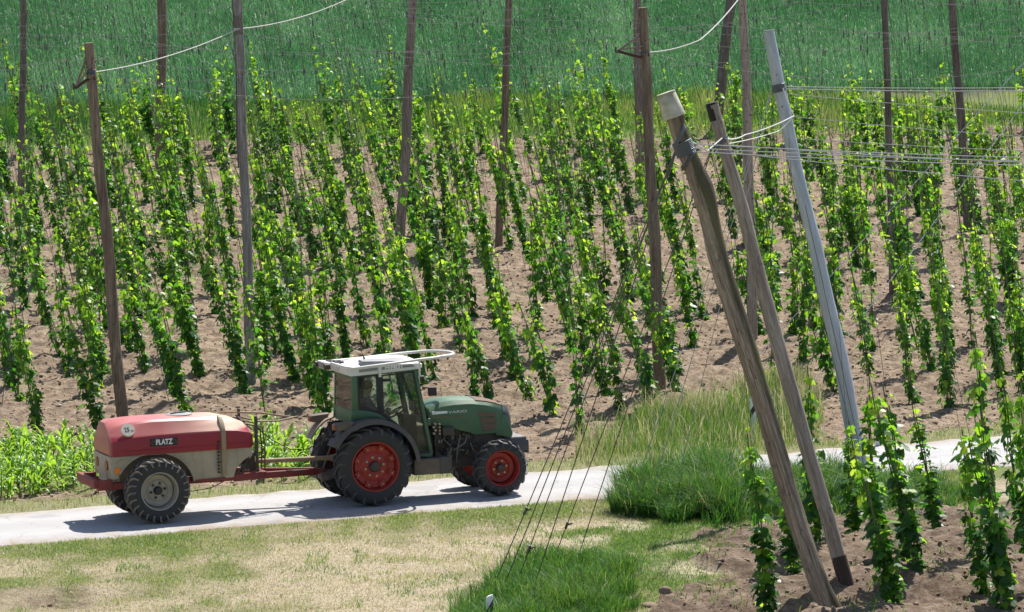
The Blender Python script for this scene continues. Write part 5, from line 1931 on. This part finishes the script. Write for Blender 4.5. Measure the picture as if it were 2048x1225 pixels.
o = link('far_hop_vines', np_mesh('far_hop_vines', np.concatenate(fv), np.concatenate(ff), tint=np.concatenate(ft)), None, [M['leaf']])
tag(o, 'mass of small hop vines in the farthest rows below the grass bank', 'hop vines', None, 'stuff')

# the near garden at the lower right, each vine given its foot and its tip in the photograph
NEARV = [((1818, 1118), (1772, 780), NV + 2, 'slim hop vine behind the dense pair at the galvanised post'),
         ((1972, 1176), (1922, 860), NV + 2, 'slim hop vine left of the large lower right one'),
         ((1712, 1090), (1694, 860), NV + 2, 'small hop vine between the smooth post and the galvanised post'),
         ((1538, 1232), (1503, 870), NV, 'dense hop vine hanging just left of the crooked post foot'),
         ((1585, 1168), (1562, 900), NV + 2, 'dark hop vine right behind the crooked post'),
         ((1637, 1112), (1612, 770), NV + 2, 'slim hop vine climbing along the black headed post'),
         ((1792, 1236), (1712, 900), NV + 1, 'large hop vine in front of the galvanised post foot'),
         ((1836, 1168), (1750, 830), NV, 'dense hop vine just right of the large one at the galvanised post'),
         ((1760, 1120), (1735, 760), NV + 2, 'tall hop vine half behind the galvanised post foot'),
         ((1873, 1060), (1830, 800), NV + 2, 'slender hop vine standing alone between the two near groups'),
         ((2014, 1228), (1945, 830), NV + 1, 'large hop vine near the lower right corner'),
         ((2000, 1130), (1950, 700), NV, 'tall hop vine behind the large lower right one'),
         ((2062, 1110), (2000, 720), NV + 2, 'slim hop vine at the right edge above the soil ridge'),
         ((2085, 1200), (2040, 800), NV, 'hop vine cut by the right edge of the garden')]
for (bp, tp, k, lab) in NEARV:
    b = unproj(*bp)
    t = at_depth(tp[0], tp[1], b[1])
    d = t - b
    add_vine(b[0], b[1], k, d[0] / d[2], 1.08, np.linalg.norm(d) / VHT[k] * 1.12, random.uniform(0, 6), lab, 'hop vines in the near garden')


# ------------------------------------------------------------------ grass, crops, clods
def blades(P, h, w, lean, tint, name, mat, label, cat):
    n = len(P)
    rg = np.random.default_rng(n)
    az = rg.uniform(0, 2 * math.pi, n)
    la = rg.uniform(0, 2 * math.pi, n)
    s = np.stack([np.cos(az), np.sin(az), np.zeros(n)], -1) * (w / 2)[:, None]
    L = np.stack([np.cos(la), np.sin(la), np.zeros(n)], -1) * (lean * h)[:, None]
    h = h / np.sqrt(1 + np.maximum(lean - 0.8, 0) ** 2)
    z = np.zeros((n, 3))
    z[:, 2] = h
    a = P - s
    b = P + s
    c = P + z * 0.58 + L * 0.35 - s * 0.75
    d = P + z * 0.58 + L * 0.35 + s * 0.75
    e = P + z * np.maximum(0.12, 1 - 0.35 * lean[:, None]) + L
    V = np.stack([a, b, c, d, e], 1).reshape(-1, 3)
    k = (np.arange(n) * 5)[:, None, None]
    F = (k + np.array([(0, 1, 3), (0, 3, 2), (2, 3, 4)])[None]).reshape(-1, 3)
    o = link(name, np_mesh(name, V, F, tint=np.repeat(tint, 5)), None, [mat])
    tag(o, label, cat, None, 'stuff')
    return o


def scatter(n, x0, x1, y0, y1, keep, seed):
    rg = np.random.default_rng(seed)
    x = rg.uniform(x0, x1, n)
    y = rg.uniform(y0, y1, n)
    k = keep(x, y, rg)
    x, y = x[k], y[k]
    return np.stack([x, y, ground(x, y)], -1), rg


def in_view(x, y, m=60):
    z = base(x, y)
    px, py = proj(x, y, z)
    return (px > -m) & (px < 2048 + m) & (py > -140) & (py < 1225 + 90)


# wheat
P, rg = scatter(900000, -22, 26, 138, 176, lambda x, y, r: (uv(x, y)[1] > WHEAT_START(uv(x, y)[0]) + (vnoise(x, y, 0.45, 4) - 0.5)) & in_view(x, y) & (r.random(len(x)) < 0.42), 1)
n = len(P)
patch = vnoise(P[:, 0], P[:, 1] * 0.35, 2.2, 31)
blades(P, rg.uniform(0.26, 0.52, n), rg.uniform(0.014, 0.030, n), rg.uniform(0.1, 0.9, n), np.clip(rg.beta(1.3, 1.9, n) * 0.95 + (patch - 0.5) * 0.45 + 0.10, 0, 1), 'wheat_crop', M['wheat'], 'blue green wheat field filling the slope behind the hop poles', 'wheat')
# grass bank between the hops and the wheat
def kb(x, y, r):
    u, v = uv(x, y)
    d = v - SOIL_END(u)
    return (d > -0.9 + 1.6 * (vnoise(x, y, 1.7, 3) - 0.5)) & (v < WHEAT_START(u) + 0.3) & in_view(x, y) & (r.random(len(x)) < np.clip(0.25 + d * 0.35, 0.1, 0.9))
P, rg = scatter(150000, -20, 24, 130, 152, kb, 2)
n = len(P)
pn = vnoise(P[:, 0], P[:, 1], 1.6, 33)
u_, v_ = uv(P[:, 0], P[:, 1])
dry = np.clip((u_ - 12) / 14, 0, 1) * 0.35
dq = v_ - SOIL_END(u_)
thick = np.exp(-((dq - 2.6) / 1.3) ** 2) * smooth(15, 8, u_)
blades(P, rg.uniform(0.15, 0.5, n) * (0.5 + pn) * (1 + 1.3 * thick * vnoise(P[:, 0], P[:, 1], 0.9, 52)), rg.uniform(0.014, 0.028, n), rg.uniform(0.1, 0.7, n), np.clip(0.08 + 0.36 * rg.random(n) + (pn - 0.5) * 0.6 + dry * 0.5 - 0.25 * thick, 0, 1), 'bank_grass', M['grass'], 'rough grass bank between the hop rows and the wheat', 'grass')

# mown verge in front of the road
def kl(x, y, r):
    g, s, w = zones(x, y)
    u, v = uv(x, y)
    p = np.where(v < -1.95, g * 0.85 + 0.42 * s, 0) * ~inpoly(x, y, GARDEN)
    return in_view(x, y, 30) & (r.random(len(x)) < p)
P, rg = scatter(620000, -10, 8, 64, 84, kl, 3)
n = len(P)
gq, sq, _ = zones(P[:, 0], P[:, 1])
gp = np.clip(0.92 - gq * 0.32 + rg.normal(0, 0.13, n), 0.2, 1)
lit_ = rg.random(n)
gp = np.where((gq < 0.4) & (lit_ < 0.55), np.clip(rg.normal(0.95, 0.06, n), 0.7, 1), gp)
green_in = inpoly(P[:, 0], P[:, 1], GREENLAWN)
gp = np.where(green_in, np.clip(0.45 + rg.normal(0, 0.12, n), 0.1, 1), gp)
blades(P, rg.uniform(0.025, 0.065, n) * (0.8 + 0.6 * gq), rg.uniform(0.006, 0.012, n), np.where(lit_ < 0.4, rg.uniform(0.8, 2.2, n), rg.uniform(0.2, 0.9, n)), gp, 'verge_grass', M['grass'], 'thin mown grass and straw on the verge in front of the road', 'grass')
def kf(x, y, r):
    u, v = uv(x, y)
    return (v < -2.1) & ~inpoly(x, y, GARDEN) & in_view(x, y, 30) & (vnoise(x, y * 0.7, 0.38, 61) > 0.66) & (r.random(len(x)) < 0.45)
P, rg = scatter(160000, -10, 8, 64, 84, kf, 33)
n = len(P)
tn = vnoise(P[:, 0], P[:, 1], 1.1, 62)
blades(P, rg.uniform(0.05, 0.13, n) * (0.6 + 0.8 * tn), rg.uniform(0.007, 0.014, n), rg.uniform(0.3, 1.4, n), np.clip(0.50 + 0.9 * (tn - 0.5) + rg.normal(0, 0.12, n), 0.25, 1), 'verge_tufts', M['grass'], 'scattered taller tufts and straw wisps on the mown verge', 'grass tufts')
# lush tussock at the bottom and green lawn patches
def kt(poly, p=1.0):
    return lambda x, y, r: inpoly(x + (vnoise(x, y, 0.5, 41) - 0.5) * 0.6, y + (vnoise(x, y, 0.5, 42) - 0.5) * 1.2, poly) & (r.random(len(x)) < p)
P, rg = scatter(90000, -3, 4, 62, 76, kt(LUSH), 4)
n = len(P)
pn = vnoise(P[:, 0], P[:, 1], 0.5, 35)
blades(P, rg.uniform(0.22, 0.46, n) * (0.35 + 1.3 * pn), rg.uniform(0.007, 0.014, n), rg.uniform(0.2, 0.9, n), np.clip(0.04 + 0.34 * rg.random(n) + 0.25 * (pn - 0.4) + 0.30 * (rg.random(n) < 0.14), 0, 1), 'tussock_grass', M['grass'], 'lush green tussock around the feet of the guy wires', 'grass')
P, rg = scatter(110000, -1, 7, 66, 80, lambda x, y, r: inpoly(x + (vnoise(x, y, 0.5, 41) - 0.5) * 0.9, y + (vnoise(x, y, 0.5, 42) - 0.5) * 1.8, GREENLAWN) & (r.random(len(x)) < np.clip((vnoise(x, y * 0.6, 0.7, 47) - 0.38) * 1.3, 0, 0.45)), 5)
n = len(P)
blades(P, rg.uniform(0.05, 0.14, n), rg.uniform(0.006, 0.012, n), rg.uniform(0.2, 0.8, n), np.clip(0.34 + 0.34 * rg.random(n), 0, 1), 'lawn_grass', M['grass'], 'fresh green grass between the tussock and the garden soil', 'grass')
# tall dark clump beside the road
P, rg = scatter(190000, 1, 6, 74, 86, lambda x, y, r: kt(CLUMP)(x, y, r) & (r.random(len(x)) < np.clip((vnoise(x, y, 0.6, 48) - 0.15) * 1.8, 0.05, 1)), 6)
n = len(P)
pn = vnoise(P[:, 0], P[:, 1], 0.8, 37)
blades(P, rg.uniform(0.30, 0.85, n) * (0.25 + 1.0 * pn) * np.where(rg.random(n) < 0.05, 1.6, 1.0), rg.uniform(0.009, 0.018, n), rg.uniform(0.2, 1.1, n), np.clip(-0.02 + 0.36 * rg.random(n) + 0.36 * (rg.random(n) < 0.12) + 0.6 * (rg.random(n) < 0.035) + 0.3 * (pn - 0.5), 0, 1), 'tall_grass', M['grass'], 'tall dark green grass clump beside the road left of the crooked post', 'grass')
P, rg = scatter(190000, 2, 11, 74, 88, kt(CLUMP2, 0.55), 7)
n = len(P)
blades(P, rg.uniform(0.25, 0.65, n) * (0.4 + 0.9 * vnoise(P[:, 0], P[:, 1], 0.7, 49)), rg.uniform(0.008, 0.016, n), rg.uniform(0.15, 1.0, n), np.clip(0.06 + 0.36 * rg.random(n) + 0.4 * (rg.random(n) < 0.18), 0, 1), 'tall_grass', M['grass'], 'green roadside grass behind the feet of the leaning posts', 'grass')
# pale meadow grass with seed heads beyond the road
def km(x, y, r):
    return (inpoly(x + (vnoise(x, y, 0.7, 43) - 0.5) * 0.9, y + (vnoise(x, y, 0.7, 44) - 0.5) * 2.0, MEADOW) | inpoly(x, y, MEADOW2)) & (uv(x, y)[1] > 2.2) & (r.random(len(x)) < 0.15 + 0.85 * vnoise(x, y, 0.9, 45))
P, rg = scatter(150000, 0, 12, 80, 98, km, 8)
n = len(P)
u_, v_ = uv(P[:, 0], P[:, 1])
hh = np.clip((v_ - 2.2) / 1.6, 0.25, 1)
pn = vnoise(P[:, 0], P[:, 1], 1.1, 39)
seed = rg.random(n) < 0.14
hh = hh * np.where(seed, 1.25, 1.0)
blades(P, rg.uniform(0.22, 0.72, n) * hh * (0.55 + 0.75 * pn), np.where(seed, 0.018, rg.uniform(0.007, 0.014, n)), rg.uniform(0.1, 0.6, n), np.clip(0.55 * seed + 0.30 + 0.36 * rg.random(n) + (pn - 0.5) * 0.7 + 0.35 * (rg.random(n) < 0.2), 0, 1), 'meadow_grass', M['grass'], 'pale seeding meadow grass on the far side of the road', 'grass')
# short strips along the far road edge
def ks(x, y, r):
    u, v = uv(x, y)
    g, s, w = zones(x, y)
    return (v > 2.0) & (v < 4.6) & in_view(x, y, 20) & (r.random(len(x)) < g * 0.9)
P, rg = scatter(150000, -11, 14, 76, 96, ks, 9)
n = len(P)
blades(P, rg.uniform(0.04, 0.16, n), rg.uniform(0.007, 0.013, n), rg.uniform(0.2, 0.9, n), np.clip(0.42 + 0.4 * rg.random(n), 0, 1), 'edge_grass', M['grass'], 'short yellowing grass along the far edge of the road', 'grass')
# weeds dotted over the near garden soil and among the hops
def kw(x, y, r):
    g, s, w = zones(x, y)
    u, v = uv(x, y)
    p = np.where(vnoise(x, y, 0.6, 46) > np.where(v < 0, 0.60, 0.70), 0.7, 0.0) * (g + s + w < 0.3)
    return in_view(x, y, 20) & ((v < -2.5) | (v > 5)) & (r.random(len(x)) < p * np.where(v < 0, 1.0, np.where(v > 40, 0.5, 0.10)))
P, rg = scatter(260000, -16, 20, 64, 140, kw, 10)
n = len(P)
blades(P, rg.uniform(0.05, 0.18, n), rg.uniform(0.010, 0.02, n), rg.uniform(0.2, 0.9, n), np.clip(0.30 + 0.35 * rg.random(n), 0, 1), 'weeds', M['grass'], 'small weeds sprouting from the bare soil', 'weeds')

# young maize, plant by plant
def maize_mesh(seed):
    rg = random.Random(seed)
    V, F, T = [], [], []
    H = rg.uniform(0.42, 0.62)
    for k in range(8):
        z0 = H * (0.12 + 0.10 * k)
        az = (k % 2) * math.pi + rg.uniform(-0.5, 0.5)
        L = rg.uniform(0.26, 0.44) * (0.7 if k > 5 else 1)
        up = rg.uniform(0.7, 1.3) + 0.12 * k
        o = Vector((math.cos(az), math.sin(az), 0))
        sd = Vector((-o.y, o.x, 0))
        b0 = len(V)
        for i in range(6):
            t = i / 5
            p = o * (L * t * 0.85) + Vector((0, 0, z0 + L * (up * t - 1.15 * t * t)))
            w = 0.027 * math.sin(math.pi * (0.18 + 0.80 * t)) + 0.002
            V += [p - sd * w + Vector((0, 0, w * 0.5)), p, p + sd * w + Vector((0, 0, w * 0.5))]
            T += [rg.uniform(0.2, 0.9)] * 3
        for i in range(5):
            j = b0 + 3 * i
            F += [(j, j + 1, j + 4, j + 3), (j + 1, j + 2, j + 5, j + 4)]
    b0 = len(V)
    for z, r in ((0, 0.014), (H * 0.9, 0.007)):
        for q in range(4):
            V.append(Vector((r * math.cos(q * 1.57), r * math.sin(q * 1.57), z)))
            T.append(0.1)
    for q in range(4):
        F.append((b0 + q, b0 + (q + 1) % 4, b0 + 4 + (q + 1) % 4, b0 + 4 + q))
    me = np_mesh('maize_plant', [tuple(v) for v in V], F, tint=T, smooth_=True)
    me.materials.append(M['maize'])
    return me


MZ = [maize_mesh(i) for i in range(8)]
rg = np.random.default_rng(8)
for poly, cnt, lab, grp in ((MAIZE_LEFT, 120, 'young bright green maize plant in the strip left of the sprayer', 'maize plants left of the sprayer'), (MAIZE_MID, 44, 'young bright green maize plant seen above the drawbar', 'maize plants behind the drawbar')):
    q = np.array(poly)
    c = 0
    while c < cnt:
        x, y = rg.uniform(q[:, 0].min(), q[:, 0].max()), rg.uniform(q[:, 1].min(), q[:, 1].max())
        if not inpoly(np.array([x]), np.array([y]), poly)[0] or uv(x, y)[1] < 3.0:
            continue
        o = bpy.data.objects.new('maize_plant', MZ[c % 8])
        COL.objects.link(o)
        sc = rg.uniform(0.75, 1.15)
        o.matrix_world = Matrix.Translation((x, y, gz(x, y) - 0.01)) @ Matrix.Rotation(rg.uniform(0, 6.28), 4, 'Z') @ Matrix.Rotation(rg.normal(0, 0.12), 4, 'X') @ Matrix.Scale(sc, 4)
        tag(o, lab, 'maize plant', grp)
        c += 1

# clods of soil
def kc(x, y, r):
    g, s, w = zones(x, y)
    u, v = uv(x, y)
    return in_view(x, y, 20) & (np.abs(v) > 3.2) & (g + s + w < 0.25) & (r.random(len(x)) < np.where(v > 30, 0.28, 0.55))
P, rg = scatter(150000, -16, 20, 64, 142, kc, 12)
n = len(P)
ico = bmesh.new()
bmesh.ops.create_icosphere(ico, subdivisions=1, radius=1)
iv = np.array([v.co[:] for v in ico.verts])
itri = np.array([[v.index for v in f.verts] for f in ico.faces])
ico.free()
S = 0.010 + 0.034 * rg.random(n) ** 3.5
V = iv[None] * (0.5 + 0.9 * rg.random((n, len(iv), 1))) * S[:, None, None] * np.stack([rg.uniform(0.8, 1.4, n), rg.uniform(0.8, 1.4, n), rg.uniform(0.6, 1.0, n)], -1)[:, None, :]
V = V + P[:, None, :] + np.array([0, 0, 1.0]) * (S * 0.25)[:, None, None]
F = (np.arange(n) * len(iv))[:, None, None] + itri[None]
o = link('soil_clods', np_mesh('soil_clods', V.reshape(-1, 3), F.reshape(-1, 3)), None, [M['clod']])
tag(o, 'loose clods of dry brown soil between the hop rows', 'soil clods', None, 'stuff')

# a few pale stones and big clods that stand out
def lump(seed, flat):
    bm = bmesh.new()
    bmesh.ops.create_icosphere(bm, subdivisions=2, radius=1)
    rr = random.Random(seed)
    ph = [rr.uniform(0, 6) for _ in range(6)]
    for v in bm.verts:
        c = v.co
        k = 1 + 0.16 * math.sin(3 * c.x + ph[0]) + 0.16 * math.sin(3 * c.y + ph[1]) + 0.12 * math.sin(5 * c.z + ph[2]) + rr.uniform(-0.08, 0.08)
        v.co = Vector((c.x * k * 1.25, c.y * k, c.z * k * flat))
    me = bpy.data.meshes.new('stone')
    bm.to_mesh(me)
    bm.free()
    return me


for i, (px, py, r, mt, lab) in enumerate([(463, 757, 0.05, 'stone', 'pale stone on the soil left of the weathered grey pole foot'), (640, 825, 0.06, 'stone', 'pale stone on the soil behind the tractor cab'), (1758, 741, 0.055, 'stone', 'pale stone right of the galvanised post'),
                                          (1912, 770, 0.045, 'stone', 'small pale stone near the right hand vines'), (118, 820, 0.05, 'stone', 'pale stone left of the brown pole'), (1705, 1200, 0.10, 'clod', 'large soil lump right of the smooth post foot'),
                                          (1298, 1216, 0.11, 'clod', 'large soil lump at the bottom edge beside the tussock'), (1330, 1213, 0.09, 'clod', 'smaller soil lump right of the bottom edge lump'), (1715, 297, 0.09, 'stone', 'pale stone high on the slope under the net wires'),
                                          (955, 700, 0.06, 'stone', 'brown flat stone above the bonnet')]):
    b = unproj(px, py)
    me = lump(i, 0.6)
    o = link('stone', me, None, [M[mt]], matrix=Matrix.Translation((b[0], b[1], gz(b[0], b[1]) + r * 0.2)) @ Matrix.Rotation(i * 1.3, 4, 'Z') @ Matrix.Scale(r, 4))
    tag(o, lab, 'stone')

for o in list(SC.objects):
    if o.type == 'MESH' and o.name.startswith('stone'):
        for p in o.data.polygons:
            p.use_smooth = True
